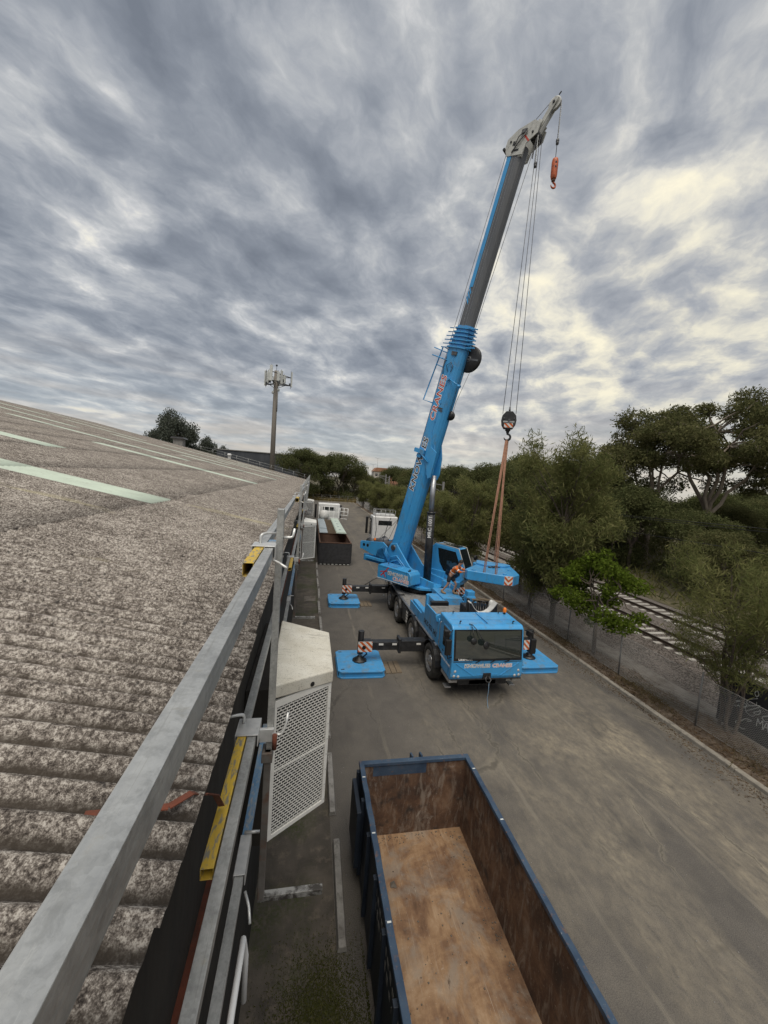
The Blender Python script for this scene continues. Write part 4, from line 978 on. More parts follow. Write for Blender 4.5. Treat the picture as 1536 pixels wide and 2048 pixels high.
# windscreen
def ws(y_off, x0, x1, t0, t1, d):
    a = Vector((0, .0, 1.70)); b = Vector((0, .17, 2.88)); n = Vector((0, -(b - a).z, (b - a).y)).normalized()
    p0 = a.lerp(b, t0) + n * d; p1 = a.lerp(b, t1) + n * d
    return [(x0, p0.y, p0.z), (x1, p0.y, p0.z), (x1, p1.y, p1.z), (x0, p1.y, p1.z)]
MB()._add(ws(0, -1.40, 1.40, .005, .985, .006), [(0, 1, 2, 3)]).build('windscreen_surround', 'plastic_black', cab)
gv = []
for k in range(13):
    x = -1.33 + 2.66 * k / 12; bow = .010 + .085 * (1 - (x / 1.33) ** 2)
    q4 = ws(0, x, x, .09, .95, bow); gv += [q4[0], tuple(.5 * (a + b) for a, b in zip(ws(0, x, x, .52, .52, bow + .02)[0], ws(0, x, x, .52, .52, bow + .02)[0])), q4[3]]
MB()._add(gv, [(3 * k + r, 3 * k + 3 + r, 3 * k + 4 + r, 3 * k + 1 + r) for k in range(12) for r in (0, 1)], True).build('windscreen', 'screen_glass', cab)
text_obj('maker_name', 'LIEBHERR', .115, 'plain_white', frame((-.93, -.012, 1.77), (1, 0, 0), (0, .14, 1)), cab, .003, width=1.15)
text_obj('owner_name', 'KNOWLES', .19, 'textblack', frame((-.42, -.006, 1.50), (1, 0, 0), (0, 0, 1)), cab, -.004, width=1.15)
text_obj('owner_name', 'KNOWLES', .19, 'plain_white', frame((-.42, -.002, 1.50), (1, 0, 0), (0, 0, 1)), cab, .014, width=1.15)
text_obj('owner_name', 'CRANES', .19, 'red', frame((.60, -.006, 1.50), (1, 0, 0), (0, 0, 1)), cab, -.004, width=1.15)
text_obj('owner_name', 'CRANES', .19, 'plain_white', frame((.60, -.002, 1.50), (1, 0, 0), (0, 0, 1)), cab, .014, width=1.15)
for s in (-1, 1):
    for dx, dz in ((1.33, 1.12), (1.30, 1.30), (1.16, 1.10)):
        MB().lathe([(.0, .016), (.035, .014), (.048, .004), (.055, .0)], (s * dx, -.004, dz), (0, -1, 0), 12).build('headlight', 'lamp_glass', cab)
    MB().obox((s * 1.30, -.004, 1.62), (s * .55, -.004, 1.12), .03, .025, (0, 1, 0)).build('bumper_crease', 'blue', cab, .006)
    MB().box(s * (CW + .01) - .012, s * (CW + .01) + .012, .25, 1.02, 1.05, 2.78).build('door', 'blue', cab, .02)
    MB().prism([(.30, 1.95), (1.0, 1.95), (1.0, 2.72), (.42, 2.72)], 'x', s * (CW + .022), s * (CW + .028)).build('door_window', 'glass', cab)
    MB().box(s * (CW + .03) - .01, s * (CW + .03) + .01, .85, .98, 1.72, 1.76).build('door_handle', 'black', cab)
    ma = MB().tube([(s * CW, .12, 2.86), (s * (CW + .20), -.10, 2.84), (s * (CW + .24), -.12, 2.6)], .02, 6).tube([(s * CW, .05, 1.85), (s * (CW + .22), -.12, 1.88), (s * (CW + .24), -.12, 2.0)], .02, 6).build('mirror_arm', 'plastic_black', cab)
    MB().box(s * (CW + .24) - .12, s * (CW + .24) + .12, -.20, -.07, 2.02, 2.62).build('mirror', 'plastic_black', ma, .04)
    MB().box(s * (CW + .22) - .12, s * (CW + .22) + .12, .05, .20, 2.62, 2.86).build('wide_mirror', 'plastic_black', ma, .03)
    MB().box(s * 1.30 - .17, s * 1.30 + .17, .10, 1.02, .80, .93).build('step', 'alu', cab, .02)
    MB().box(s * 1.35 - .12, s * 1.35 + .12, .42, .72, .42, .48).build('lower_step', 'alu', cab, .01)
    MB().cyl((s * 1.1, .40, 3.0), (s * 1.1, .40, 3.10), .02, 6).cyl((s * 1.1, .40, 3.09), (s * 1.1, .33, 3.13), .03, 6).build('roof_fitting', 'plastic_black', cab)
    MB().cyl((s * 1.0, 1.42, 3.04), (s * 1.0, 1.42, 3.15), .02, 6).cyl((s * 1.0, 1.40, 3.14), (s * 1.0, 1.28, 3.16), .012, 6).build('roof_fitting', 'plastic_black', cab)
text_obj('side_logo', 'KNOWLES CRANES', .12, 'plain_white', frame((-CW - .0245, .62, 1.45), (0, -1, 0), (0, 0, 1)), cab)
for k, x in enumerate((-.35, .25, .85)):
    MB().obox((x - .18, -.06, 1.66), (x + .05, -.10, 1.80), .03, .02).obox((x + .05, -.10, 1.80), (x - .55, -.105, 1.815), .02, .015).build('wiper', 'plastic_black', cab)
MB().tube([(-.75, .34, 3.02), (-.70, .18, 3.05), (-.55, .0, 2.90), (-.40, -.20, 2.62), (-.30, -.24, 2.50)], .016, 6).build('mirror_stalk', 'plastic_black', cab)
MB().lathe([(.0, .04), (.12, .02), (.15, .0), (.12, -.03), (.0, -.05)], (-.26, -.24, 2.42), (.3, -1, .2), 12).build('front_mirror', 'plastic_black', cab)
MB().tube([(-.72, .2, 3.04), (-.72, -.02, 2.86), (-.74, -.16, 2.66)], .014, 6).lathe([(.0, .03), (.10, .02), (.13, .0), (.0, -.04)], (-.74, -.17, 2.55), (0, -1, .2), 12).build('kerb_mirror', 'plastic_black', cab)
MB().box(-.16, .16, -.03, .05, .98, 1.22).build('tow_housing', 'black', cab, .01)
MB().tube([(.0, -.03, 1.12), (-.10, -.12, 1.06), (-.08, -.16, .96), (.05, -.16, .92), (.13, -.13, 1.0), (.06, -.04, 1.10)], .02, 6).build('tow_shackle', 'steel_dark', cab)
MB().box(-.42, .42, -.012, .0, 1.145, 1.175).build('number_plate_strip', 'blue', cab)
MB().tube([(.04, -.15, .93), (.05, -.16, .6), (.03, -.15, .3), (.06, -.2, .02), (.0, -.35, .012)], .012, 6).build('tow_chain', 'paint_blue', cab)
b = MB().cyl((1.25, 1.36, 3.03), (1.25, 1.36, 3.13), .05, 8).build('beacon_base', 'black', cab)
MB().lathe([(.075, .0), (.075, .12), (.05, .18), (.0, .19)], (1.25, 1.36, 3.13), (0, 0, 1), 12).build('beacon', 'beacon', b)
MB().box(.95, 1.15, -.001, -.016, 1.86, 1.93).xf(Matrix.Translation((0, .02, 0))).build('rego_label', 'plain_white', cab)
m = MB()
for x0, x1, y0, y1 in ((-1.3, 1.3, .74, .752), (-.006, .006, .35, 1.5)): m.box(x0, x1, y0, y1, 3.0225 + .039 * (y0 - .3), 3.026 + .039 * (y1 - .3))
m.build('roof_seams', 'blue_dirty', cab)
for s in (-1, 1):
    MB().tube([(s * 1.49, 1.30, 1.75), (s * 1.55, 1.30, 1.80), (s * 1.55, 1.30, 2.70), (s * 1.49, 1.30, 2.75)], .016, 6).build('grab_rail', 'alu', cab)
    MB().box(s * 1.02 - .38, s * 1.02 + .38, -.006, .004, 1.655, 1.675).build('front_grille', 'black', cab)
    MB().box(s * (CW + .0235) - .001, s * (CW + .0235) + .001, .235, .247, 1.05, 2.78).build('door_seam', 'black', cab)
MB().box(-1.44, 1.44, -.004, .01, .955, 1.0).build('bumper_lip', 'black', cab)
# chassis and deck
MB().box(-.55, .55, .3, 12.3, .62, 1.35).box(-1.0, 1.0, .3, 1.2, .60, .95).build('chassis_beam', 'black', K)
MB().box(-1.43, 1.43, 1.62, 12.4, 1.50, 1.60).build('deck_plate', 'deck', K, .01)
for s in (-1, 1):
    MB().box(s * 1.48 - .06, s * 1.48 + .06, 1.65, 12.3, 1.535, 1.605).build('deck_edge', 'alu', K, .01)
    m = MB().box(s * 1.43 - .03, s * 1.43 + .03, 1.12, 12.2, 1.15, 1.53)
    m.build('side_skirt', 'black', K)
    for y in (2.05, 5.05, 8.4, 10.5):
        m = MB(); arc = [(math.cos(a), math.sin(a)) for a in np.linspace(.12, math.pi - .12, 11)]
        rings = []
        for c, q in arc: rings.append([(s * 1.22, y + .88 * c, .76 + .86 * q), (s * 1.66, y + .88 * c, .76 + .86 * q), (s * 1.66, y + .84 * c, .76 + .82 * q), (s * 1.22, y + .84 * c, .76 + .82 * q)])
        m.loft(rings, smooth=False); m.build('mudguard', 'plastic_black', K)
    for (y0, y1) in ((3.05, 4.05), (6.1, 7.35)):
        MB().box(s * 1.34 - .22, s * 1.34 + .22, y0, y1, .62, 1.42).build('side_locker', 'black', K, .03)
    m = MB()
    for k in range(4): m.box(s * 1.565 - .004, s * 1.565 + .004, 6.2 + .0, 6.5, .75 + .16 * k, .85 + .16 * k)
    m.build('warning_stickers', 'board_white', K)
for y in (2.05, 5.05, 8.4, 10.5):
    MB().cyl((-1.1, y, .74), (1.1, y, .74), .12, 8).build('axle', 'black', K)
    for s in (-1, 1): wheel(K, s * 1.66, y, .745, .73, .45, s)
MB().box(-1.05, 1.05, 1.3, 11.8, .42, .62).build('underbody_fill', 'black', K, .05)  # plain block for transmission and axle housings, added to deepen shade under the crane
# blue superstructure of the carrier behind the cab
for s in (-1, 1):
    MB().prism([(1.64, 1.61), (6.2, 1.61), (6.2, 2.05), (4.15, 2.05), (3.95, 2.22), (3.5, 2.22), (3.5, 2.75), (1.75, 2.75), (1.64, 2.65)], 'x', s * 1.44 - .035, s * 1.44 + .035).build('deck_side_panel', 'blue', K, .02)
    MB().cyl((s * 1.44, 1.72, 2.70), (s * 1.44, 1.9, 2.70), .16, 14).build('panel_lug', 'blue', K)
for y in (2.3, 3.4, 4.6, 5.4): MB().box(-1.4785, -1.4755, y, y + .012, 1.63, 2.04).build('panel_seam', 'black', K)
m = MB()
for y in (6.6, 8.0, 9.4, 10.8, 12.1): m.cyl((1.38, y, 1.6), (1.38, y, 2.5), .018, 6)
m.cyl((1.38, 6.6, 2.5), (1.38, 12.1, 2.5), .018, 6); m.cyl((1.38, 6.6, 2.1), (1.38, 12.1, 2.1), .014, 6)
m.build('deck_handrail', 'alu', K)
text_obj('phone_number', '0425 053 243', .32, 'textblack', frame((-1.479, 2.75, 1.93), (0, -1, 0), (0, 0, 1)), K, .004, shear=.2)
MB().box(-1.38, 1.38, 1.66, 1.74, 1.60, 2.62).build('cab_bulkhead', 'black', K)
MB().box(-1.36, -.05, 1.80, 3.9, 2.42, 2.50).build('walkway_plate', 'deck', K, .01)
MB().box(-1.36, 1.36, 1.78, 6.1, 1.62, 1.80).build('deck_floor', 'deck', K)
MB().box(-1.40, -.6, 3.55, 4.9, 1.80, 2.12).box(-1.39, -1.15, 4.0, 6.0, 1.8, 2.15).build('deck_step', 'blue', K, .02)
MB().box(-1.48, -1.36, 3.50, 3.66, 1.8, 3.15).build('stanchion', 'blue', K, .02)
MB().box(-.95, -.05, 4.3, 4.55, 2.1, 2.55).build('battery_box', 'plastic_black', K, .03)
MB().box(.3, 1.42, 6.1, 8.0, 1.63, 2.18).box(-.25, .35, 5.7, 7.2, 1.63, 2.10).build('ballast_tray', 'blue_dirty', K, .03)
MB().box(1.00, 1.40, 4.6, 5.0, 1.63, 3.0).box(.96, 1.44, 4.55, 5.05, 2.6, 2.75).build('ballast_post', 'blue', K, .03)
# boom-rest cradle and tackle behind the cab
arcp = [(x, 2.78 + .42 * ((x - .62) / .55) ** 2) for x in np.linspace(.02, 1.22, 9)]
MB().prism([(-.06, 1.9)] + arcp + [(1.3, 1.9)], 'y', 1.95, 2.10).build('boom_rest', 'black', K, .01)
MB().prism([(-.02, arcp[0][1])] + [(x, z + .035) for x, z in arcp] + [(1.24, arcp[-1][1])] + [(x, z - .0) for x, z in arcp[::-1]], 'y', 1.97, 2.30).build('rest_lining', 'bag', K)
for x, y, r_, h in ((1.18, 2.45, .10, .42), (1.36, 2.6, .09, .34)): MB().lathe([(.0, h + .06), (r_ * .5, h + .04), (r_, h - .05), (r_, .0)], (x, y, 2.82), (0, 0, 1), 12).build('cylinder_bottle', 'bag', K)
m = MB()
for k in range(9): m.tube([(.3 + .11 * k, 2.5, 2.75 + .05 * math.sin(k)), (.5 + .12 * k, 3.0 + .1 * math.sin(k * 2), 2.97), (.9 + .07 * k, 3.5, 2.90 + .06 * math.cos(k)), (1.1 + .05 * k, 2.9, 3.05)], .032, 6)
m.build('hose_bundle', 'plastic_black', K)
MB().box(.25, 1.38, 2.4, 3.7, 1.95, 2.75).build('tackle_box', 'black', K, .03)
MB().obox((.95, 3.3, 3.08), (1.72, 2.5, 3.16), .12, .06).obox((.7, 3.4, 3.0), (1.4, 2.9, 3.1), .10, .05).build('timber_packer', 'timber', K)
MB().obox((.15, 2.6, 1.9), (.15, 2.6, 3.3), .10, .14, (0, 1, 0)).build('rest_post', 'black', K, .01)
# rear ladder
m = MB()
for y in (11.75, 12.2): m.obox((-1.6, y, 1.55), (-1.72, y, .35), .04, .03)
for k in range(5): m.obox((-1.61 - .022 * k, 11.75, 1.4 - .24 * k), (-1.61 - .022 * k, 12.2, 1.4 - .24 * k), .04, .02)
m.build('ladder', 'alu', K)
# outriggers
def chevron(parent, M, w, h, v_shape=False):
    """striped warning board in the XY plane of M"""
    b = MB().box(-w / 2, w / 2, -h / 2, h / 2, -.012, 0).xf(M).build('marker_board', 'board_white', parent)
    m = MB(); st = .13
    def clip(poly):
        for ax, lim, sg in ((0, -w / 2, 1), (0, w / 2, -1), (1, -h / 2, 1), (1, h / 2, -1)):
            out = []
            for i in range(len(poly)):
                a, c = poly[i - 1], poly[i]; ia, ic = sg * (a[ax] - lim) >= 0, sg * (c[ax] - lim) >= 0
                if ia != ic: q = (lim - a[ax]) / (c[ax] - a[ax]); out.append((a[0] + (c[0] - a[0]) * q, a[1] + (c[1] - a[1]) * q))
                if ic: out.append(c)
            poly = out
            if not poly: break
        return poly
    k = -w - h
    while k < w + h:
        for sgn, xr in ((1, (-w / 2, 0)), (-1, (0, w / 2))) if v_shape else ((1, (-w / 2, w / 2)),):
            pl = clip([(xr[0], k - sgn * xr[0]), (xr[1], k - sgn * xr[1]), (xr[1], k - sgn * xr[1] + st), (xr[0], k - sgn * xr[0] + st)])
            if len(pl) > 2: m._add([(p[0], p[1], .002) for p in pl], [tuple(range(len(pl)))])
        k += 2 * st
    m.xf(M).build('stripes', 'board_orange', b)
    return b
pads = []
for (s, yy, zb, nm) in ((-1, 3.05, 1.05, 'front'), (1, 3.05, 1.05, 'front'), (-1, 11.6, 1.05, 'rear'), (1, 11.6, 1.05, 'rear')):
    xe = s * (4.47 if s < 0 else 3.70)
    MB().box(min(s * 1.2, s * 2.75), max(s * 1.2, s * 2.75), yy - .22, yy + .22, zb - .28, zb + .20).build('outrigger_beam', 'black', K, .02)
    MB().box(min(s * 2.7, xe), max(s * 2.7, xe), yy - .17, yy + .17, zb - .22, zb + .14).build('outrigger_extension', 'black', K, .02)
    MB().box(s * 2.75 - .06, s * 2.75 + .06, yy - .26, yy + .26, zb - .34, zb + .30).build('beam_collar', 'black', K, .02)
    m = MB()
    for x in (1.9, 3.0, 3.6): m.box(s * x - .1, s * x + .1, yy - .235, yy - .221, zb + .03, zb + .11)
    m.build('beam_labels', 'board_white', K)
    jl = MB().cyl((xe, yy, .62), (xe, yy, zb + .60), .13, 14).build('jack_housing', 'black', K, .01)
    MB().cyl((xe, yy, .45), (xe, yy, .9), .075, 12).build('jack_rod', 'chrome', jl)
    MB().lathe([(.0, .52), (.12, .50), (.16, .42), (.30, .36), (.33, .315), (.0, .315)], (xe, yy, 0), (0, 0, 1), 10).build('jack_foot', 'black', jl)
    MB().tube([(xe + .1, yy - .05, .45), (xe + .3, yy - .05, .62), (xe + .22, yy - .1, .75)], .03, 6).build('foot_lock', 'black', jl)
    bd = chevron(K, frame((xe - s * .17, yy - .262, zb - .02), (1, 0, 0), (0, 0, 1)), .62, .46)
    MB().cyl((xe - s * .12, yy - .262, zb - .05), (xe - s * .12, yy - .275, zb - .05), .085, 14).build('marker_reflector', 'plastic_black', bd)
    MB().box(min(xe + s * .02, xe - s * .46), max(xe + s * .02, xe - s * .46), yy - .24, yy + .17, zb - .24, zb + .18).build('jack_box', 'black', K, .01)
    tname = {(-1, 'front'): 'blue outrigger mat under the front left jack beside the big hood', (1, 'front'): 'blue outrigger mat partly hidden behind the crane cab on the kerb side', (-1, 'rear'): 'smaller looking blue outrigger mat under the rear left jack', (1, 'rear'): 'blue outrigger mat under the rear jack on the kerb side'}[(s, nm)]
    pd = thing('outrigger_mat', tname, 'outrigger mat', (7 + xe, 13.05 + yy, 0), group='outrigger mats under the crane')
    a = 1.0; c_ = .14
    MB().prism([(-a + c_, -a), (a - c_, -a), (a, -a + c_), (a, a - c_), (a - c_, a), (-a + c_, a), (-a, a - c_), (-a, -a + c_)], 'z', .235, .31).build('top_plate', 'blue_dirty', pd, .02)
    MB().prism([(-a + .06, -a + .06), (a - .06, -a + .06), (a - .06, a - .06), (-a + .06, a - .06)], 'z', .06, .234).build('core', 'blue', pd)
    MB().prism([(-a + c_, -a), (a - c_, -a), (a, -a + c_), (a, a - c_), (a - c_, a), (-a + c_, a), (-a, a - c_), (-a, -a + c_)], 'z', .004, .059).build('bottom_plate', 'blue_dirty', pd, .01)
    for sx, sy in ((-.8, -.78), (-.8, .82)): MB().box(sx - .07, sx + .07, sy - .03, sy + .03, .312, .316).build('lifting_slot', 'plastic_black', pd)
    if s < 0:
        for k in range(3):
            o = MB().box(-.11, .11, -.52, .52, 0, .045).build('timber_board', 'timber', bevel=.006)
            o.location = (7 + xe + 1.2 + .25 * k, 13.05 + yy - .15 + .02 * k, .004); o.rotation_euler = (0, 0, random.uniform(-.04, .04))
            tag(o, '%s of three timber boards on the ground beside the %s left mat' % (('leftmost', 'middle', 'rightmost')[k], nm), 'board', 'timber boards beside the mats')
# ---- slewing part: local a forward, b to the crane's left, rotated on the carrier
U = Vector((.6, -.8, 0)); B_ = Vector((.8, .6, 0)); SC = Vector((0, 9.65, 0))
SM = Matrix((U, B_, Vector((0, 0, 1)))).transposed().to_4x4(); SM.translation = SC
def sup(m, name, mat, parent=K, bevel=0, **k): return m.xf(SM).build(name, mat, parent, bevel, **k)
sup(MB().cyl((0, 0, 1.6), (0, 0, 1.92), 1.15, 28), 'slew_ring', 'black')
sup(MB().prism([(-2.3, -1.15), (.9, -1.15), (1.5, -.6), (1.5, .7), (-2.3, .7)], 'z', 1.93, 2.08), 'slew_platform', 'blue', bevel=.02)
for s in (-1, 1):
    sup(MB().prism([(-2.5, 2.05), (-2.6, 2.9), (-2.25, 3.75), (-1.95, 4.25), (-1.5, 4.3), (-1.2, 3.95), (-.35, 3.05), (.5, 2.6), (1.5, 2.45), (1.5, 2.05)], 'y', s * .66 - .06, s * .66 + .06), 'side_frame', 'blue', bevel=.02)
sup(MB().cyl((-1.7, -.80, 4.0), (-1.7, .80, 4.0), .17, 16), 'boom_pivot', 'steel_dark')
sup(MB().tube([(-1.9, -.76, 2.3), (-2.0, -.78, 3.0), (-1.2, -.80, 3.3), (-.5, -.78, 2.7)], .05, 8).tube([(-2.1, -.76, 2.4), (-2.15, -.82, 3.3), (-1.3, -.84, 3.55), (-.2, -.80, 2.65)], .04, 8), 'hydraulic_pipes', 'blue')
lg = sup(MB().prism([(-2.0, 2.10), (.45, 2.10), (.70, 2.25), (.62, 2.80), (.45, 2.98), (-1.85, 3.02), (-2.0, 2.95)], 'y', -1.75, -.80), 'engine_housing', 'blue', bevel=.04)
sup(MB().box(-2.02, .5, -1.765, -1.751, 2.16, 2.19), 'housing_trim', 'board_white', lg)
fr = SM @ frame((-.35, -1.757, 2.62), (1, 0, 0), (0, 0, 1)); fr2 = SM @ frame((-.10, -1.757, 2.36), (1, 0, 0), (0, 0, 1))
for bd, f_, mt in (('KNOWLES', fr, 'textblack'), ('CRANES', fr2, 'red')):
    text_obj('owner_name', bd, .30, 'plain_white', f_, lg, .018, .002, width=1.1); text_obj('owner_name', bd, .30, mt, f_ @ Matrix.Translation((0, 0, .004)), lg, -.004, .002, width=1.1)
m = MB()
for pl in ([(-1.75, 2.35), (-1.10, 2.98), (-1.04, 2.95), (-1.65, 2.33)], [(-1.78, 2.62), (-1.18, 2.72), (-1.18, 2.67), (-1.75, 2.56)], [(-1.55, 2.55), (-1.35, 2.30), (-1.28, 2.33), (-1.45, 2.56)]): m._add([(p[0], -1.754, p[1]) for p in pl], [(0, 1, 2, 3)])
sup(m, 'arrow_logo', 'red', lg)
sup(MB().cyl((-1.5, -1.3, 3.0), (-1.5, -1.3, 3.14), .03, 8).cyl((.2, -1.3, 2.9), (.2, -1.3, 3.06), .03, 8).box(.30, .36, -1.6, -1.4, 2.9, 3.05), 'housing_fittings', 'black', lg)
m = MB()
for x in (-1.2, .3): m.box(x - .008, x + .008, -1.7535, -1.7515, 2.14, 2.98)
m.box(-1.98, .5, -1.7535, -1.7515, 2.90, 2.912); sup(m, 'panel_seams', 'black', lg)
m = MB()
for k in range(9): m.box(-1.9, -.7, -1.6 + .08 * k, -1.56 + .08 * k, 3.012, 3.03)
sup(m, 'roof_vents', 'blue_dirty', lg)
# winch frame at the tail
wf = sup(MB().prism([(-4.4, 3.55), (-4.4, 4.05), (-3.6, 4.12), (-2.4, 4.25), (-2.0, 4.0), (-2.2, 3.2), (-3.4, 3.3)], 'y', -.98, -.90).prism([(-4.4, 3.55), (-4.4, 4.05), (-3.6, 4.12), (-2.4, 4.25), (-2.0, 4.0), (-2.2, 3.2), (-3.4, 3.3)], 'y', .70, .78).box(-4.45, -4.3, -1.0, .8, 3.5, 4.0).box(-3.2, -3.0, -.95, .75, 3.25, 3.5), 'winch_frame', 'blue', bevel=.02)
m = MB()
for x in (-4.1, -3.75): m.lathe([(.0, .0), (.11, .0)], (x, -.984, 3.82), (0, -1, 0), 10)
sup(m, 'frame_holes', 'plastic_black', wf)
for ax, az, r_ in ((-3.7, 3.95, .30), (-2.75, 3.85, .34)):
    sup(MB().lathe([(.0, -.85), (r_ + .10, -.85), (r_ + .10, -.80), (r_, -.79), (r_, .59), (r_ + .10, .60), (r_ + .10, .65), (0, .65)], (ax, 0, az), (0, 1, 0), 20), 'winch_drum', 'rope', wf)
sup(MB().box(-4.2, -2.2, -.85, .65, 2.75, 3.2).box(-3.9, -2.2, -1.05, -.86, 2.95, 3.15), 'ballast_frame', 'blue', wf, bevel=.03)
m = MB()
for k in range(7): m.tube([(-2.9 + .12 * k, -.99, 3.25), (-2.7 + .1 * k, -1.08, 3.75 + .06 * k), (-2.2, -1.05, 4.02 - .07 * k), (-1.8, -.9, 3.4 - .08 * k)], .025, 6)
sup(m, 'hydraulic_hoses', 'blue', wf)
sup(MB().lathe([(.07, 0), (.07, .12), (.0, .17)], (-3.2, -.9, 4.25), (0, 0, 1), 8), 'beacon', 'beacon', wf)
sup(MB().tube([(-3.2, -.94, 4.2), (-3.1, -.95, 5.0), (-3.25, -.95, 5.9)], .018, 5).tube([(-2.5, -.9, 4.2), (-2.2, -.95, 5.2), (-1.9, -.95, 5.9)], .018, 5), 'whip_hose', 'plastic_black', wf)
# operator cab
cp = [(.12, 2.10), (2.05, 2.10), (2.58, 2.60), (2.53, 3.40), (2.06, 4.42), (.35, 4.52), (.12, 4.28)]
oc = sup(MB().prism(cp, 'y', .86, 1.78), 'operator_cab', 'blue', bevel=.06, seg=3)
sup(MB().prism([(.62, 4.28), (1.90, 4.22), (2.32, 3.36), (2.30, 2.85), (1.85, 2.45), (1.25, 2.80), (.78, 3.45)], 'y', .845, .855), 'side_window', 'glass', oc)
a_, b__ = Vector((2.585, 0, 3.08)), Vector((2.14, 0, 3.88))
sup(MB()._add([(2.615, .95, 2.65), (2.615, 1.70, 2.65), (2.575, 1.70, 3.40), (2.575, .95, 3.40)], [(0, 1, 2, 3)])._add([(2.565, .95, 3.43), (2.565, 1.70, 3.43), (2.12, 1.70, 4.39), (2.12, .95, 4.39)], [(0, 1, 2, 3)]), 'front_window', 'glass', oc)
sup(MB().tube([(2.60, .88, 2.65), (2.56, .88, 3.42), (2.09, .88, 4.45), (.4, .9, 4.56)], .025, 6).tube([(2.60, 1.77, 2.65), (2.56, 1.77, 3.42), (2.09, 1.77, 4.45), (.4, 1.75, 4.56)], .025, 6), 'cab_trim', 'offwhite', oc)
sup(MB().box(.6, 1.9, 1.0, 1.65, 4.51, 4.545), 'roof_window', 'glass', oc)
sup(MB().obox((2.2, 1.8, 4.0), (2.5, 2.15, 3.95), .03, .03).lathe([(.0, .03), (.14, .02), (.16, -.02), (.0, -.05)], (2.55, 2.18, 3.85), (1, -.4, 0), 12), 'cab_mirror', 'plastic_black', oc)
sup(MB().box(1.5, 2.4, .2, .86, 2.08, 2.5).box(.2, 1.3, .72, .86, 2.08, 2.9), 'cab_mount', 'blue', bevel=.03)
# ---- boom: local l along, w to the crane's left, h towards the back
PIV = Vector((-1.7, 0, 4.0)); EL = math.atan2(21.6, 5.8)
BM = SM @ (Matrix.Translation(PIV) @ Matrix(((math.cos(EL), 0, -math.sin(EL)), (0, 1, 0), (math.sin(EL), 0, math.cos(EL)))).to_4x4())
def bo(m, name, mat, parent=K, bevel=0, **k): return m.xf(BM).build(name, mat, parent, bevel, **k)
def section(w, ht, hb, l):
    """flat upper half, rounded belly; +h is the back of the boom"""
    pts = [(-w, ht - .10), (-w + .10, ht), (w - .10, ht), (w, ht - .10), (w, -hb * .35)]
    for a in np.linspace(0, math.pi, 9)[1:-1]: pts.append((w * math.cos(a), -hb * .35 - hb * .65 * math.sin(a)))
    pts.append((-w, -hb * .35))
    return [(l, p[0], p[1]) for p in pts]
bb = bo(MB().loft([section(.46, .52, .66, -.75), section(.46, .52, .66, 12.5)], smooth=False), 'base_boom', 'blue', bevel=.015)
bo(MB().box(-.6, 12.3, -.474, -.461, -.13, -.11).box(-.6, 12.3, -.478, -.461, .40, .415), 'weld_seam', 'blue', bb)
m = MB()
for k in range(11): m.box(.8 + k * 1.05, .86 + k * 1.05, -.50, -.475, -.16, -.08)
bo(m, 'boom_bolts', 'blue', bb)
bo(MB().loft([section(.33, .37, .48, 12.3), section(.33, .37, .48, 22.0)], smooth=False), 'telescopic_section', 'boom_grey', bevel=.015)
bo(MB().box(15.5, 21.7, -.342, -.333, .13, .355), 'blue_stripe', 'blue', K)
m = MB()
for k in range(3): m._add([(15.45 - .25 * k, -.337, .34), (15.60 - .25 * k, -.337, .34), (15.25 - .25 * k, -.337, .13), (15.10 - .25 * k, -.337, .13)], [(0, 1, 2, 3)])
bo(m, 'stripe_tail', 'blue', K)
bo(MB().box(12.5, 21.7, -.338, -.333, .04, .052).box(12.5, 21.7, -.336, -.333, -.13, -.124), 'section_edge', 'alu', K)
# collar stack at the end of the base section
for k in range(6):
    l_ = 12.3 + k * .21; g = .09 - .022 * k
    cl = bo(MB().loft([section(.46 + g, .52 + g, .66 + g, l_), section(.46 + g, .52 + g, .66 + g, l_ + .07)], smooth=False), 'collar_plate', 'blue')
    bo(MB().loft([section(.45 - .02 * k, .51 - .02 * k, .65 - .025 * k, l_ + .08), section(.45 - .02 * k, .51 - .02 * k, .65 - .025 * k, l_ + .19)], smooth=False), 'collar_band', 'blue_dirty', cl)
    bo(MB().obox((l_ + .05, -.34, -.45), (l_ + .10 - .02 * k, -.42, -1.22 + .03 * k), .05, .06), 'collar_lug', 'blue', cl); bo(MB().obox((l_, -.4, .5), (l_ - .05, -.56, .92 - .05 * k), .05, .05), 'collar_lug', 'blue', cl)
# railing and lamps on the upper end of the base section
bo(MB().tube([(12.2, -.38, .50), (12.3, -.38, .92), (9.2, -.38, 1.25), (9.15, -.38, .50)], .04, 6).tube([(11.2, -.38, .50), (11.3, -.38, 1.04)], .03, 6).tube([(12.0, -.38, .5), (12.2, -.42, 1.5)], .03, 6).tube([(11.6, -.46, .3), (11.75, -.6, 1.35)], .035, 6), 'boom_bracket', 'blue', bb)
bo(MB().tube([(10.6, -.50, -.28), (10.5, -.58, -.62), (10.35, -.58, -1.05)], .035, 6).cyl((10.6, -.47, -.22), (10.6, -.6, -.22), .08, 8).cyl((10.33, -.58, -1.0), (10.30, -.58, -1.16), .09, 8), 'boom_lamp', 'blue', bb)
bo(MB().tube([(11.0, -.50, .0), (11.3, -.54, .2), (11.5, -.52, -.05), (11.3, -.50, -.25), (11.0, -.52, -.2)], .018, 6).tube([(11.8, -.48, .4), (11.2, -.54, .38), (10.8, -.50, .28)], .018, 6).box(11.9, 12.1, -.52, -.465, -.25, .1), 'boom_hoses', 'steel_dark', bb)
bo(MB().box(8.9, 9.0, -.48, -.465, -.36, -.02).box(8.78, 8.86, -.475, -.465, -.4, -.1), 'boom_plate', 'steel_dark', bb)
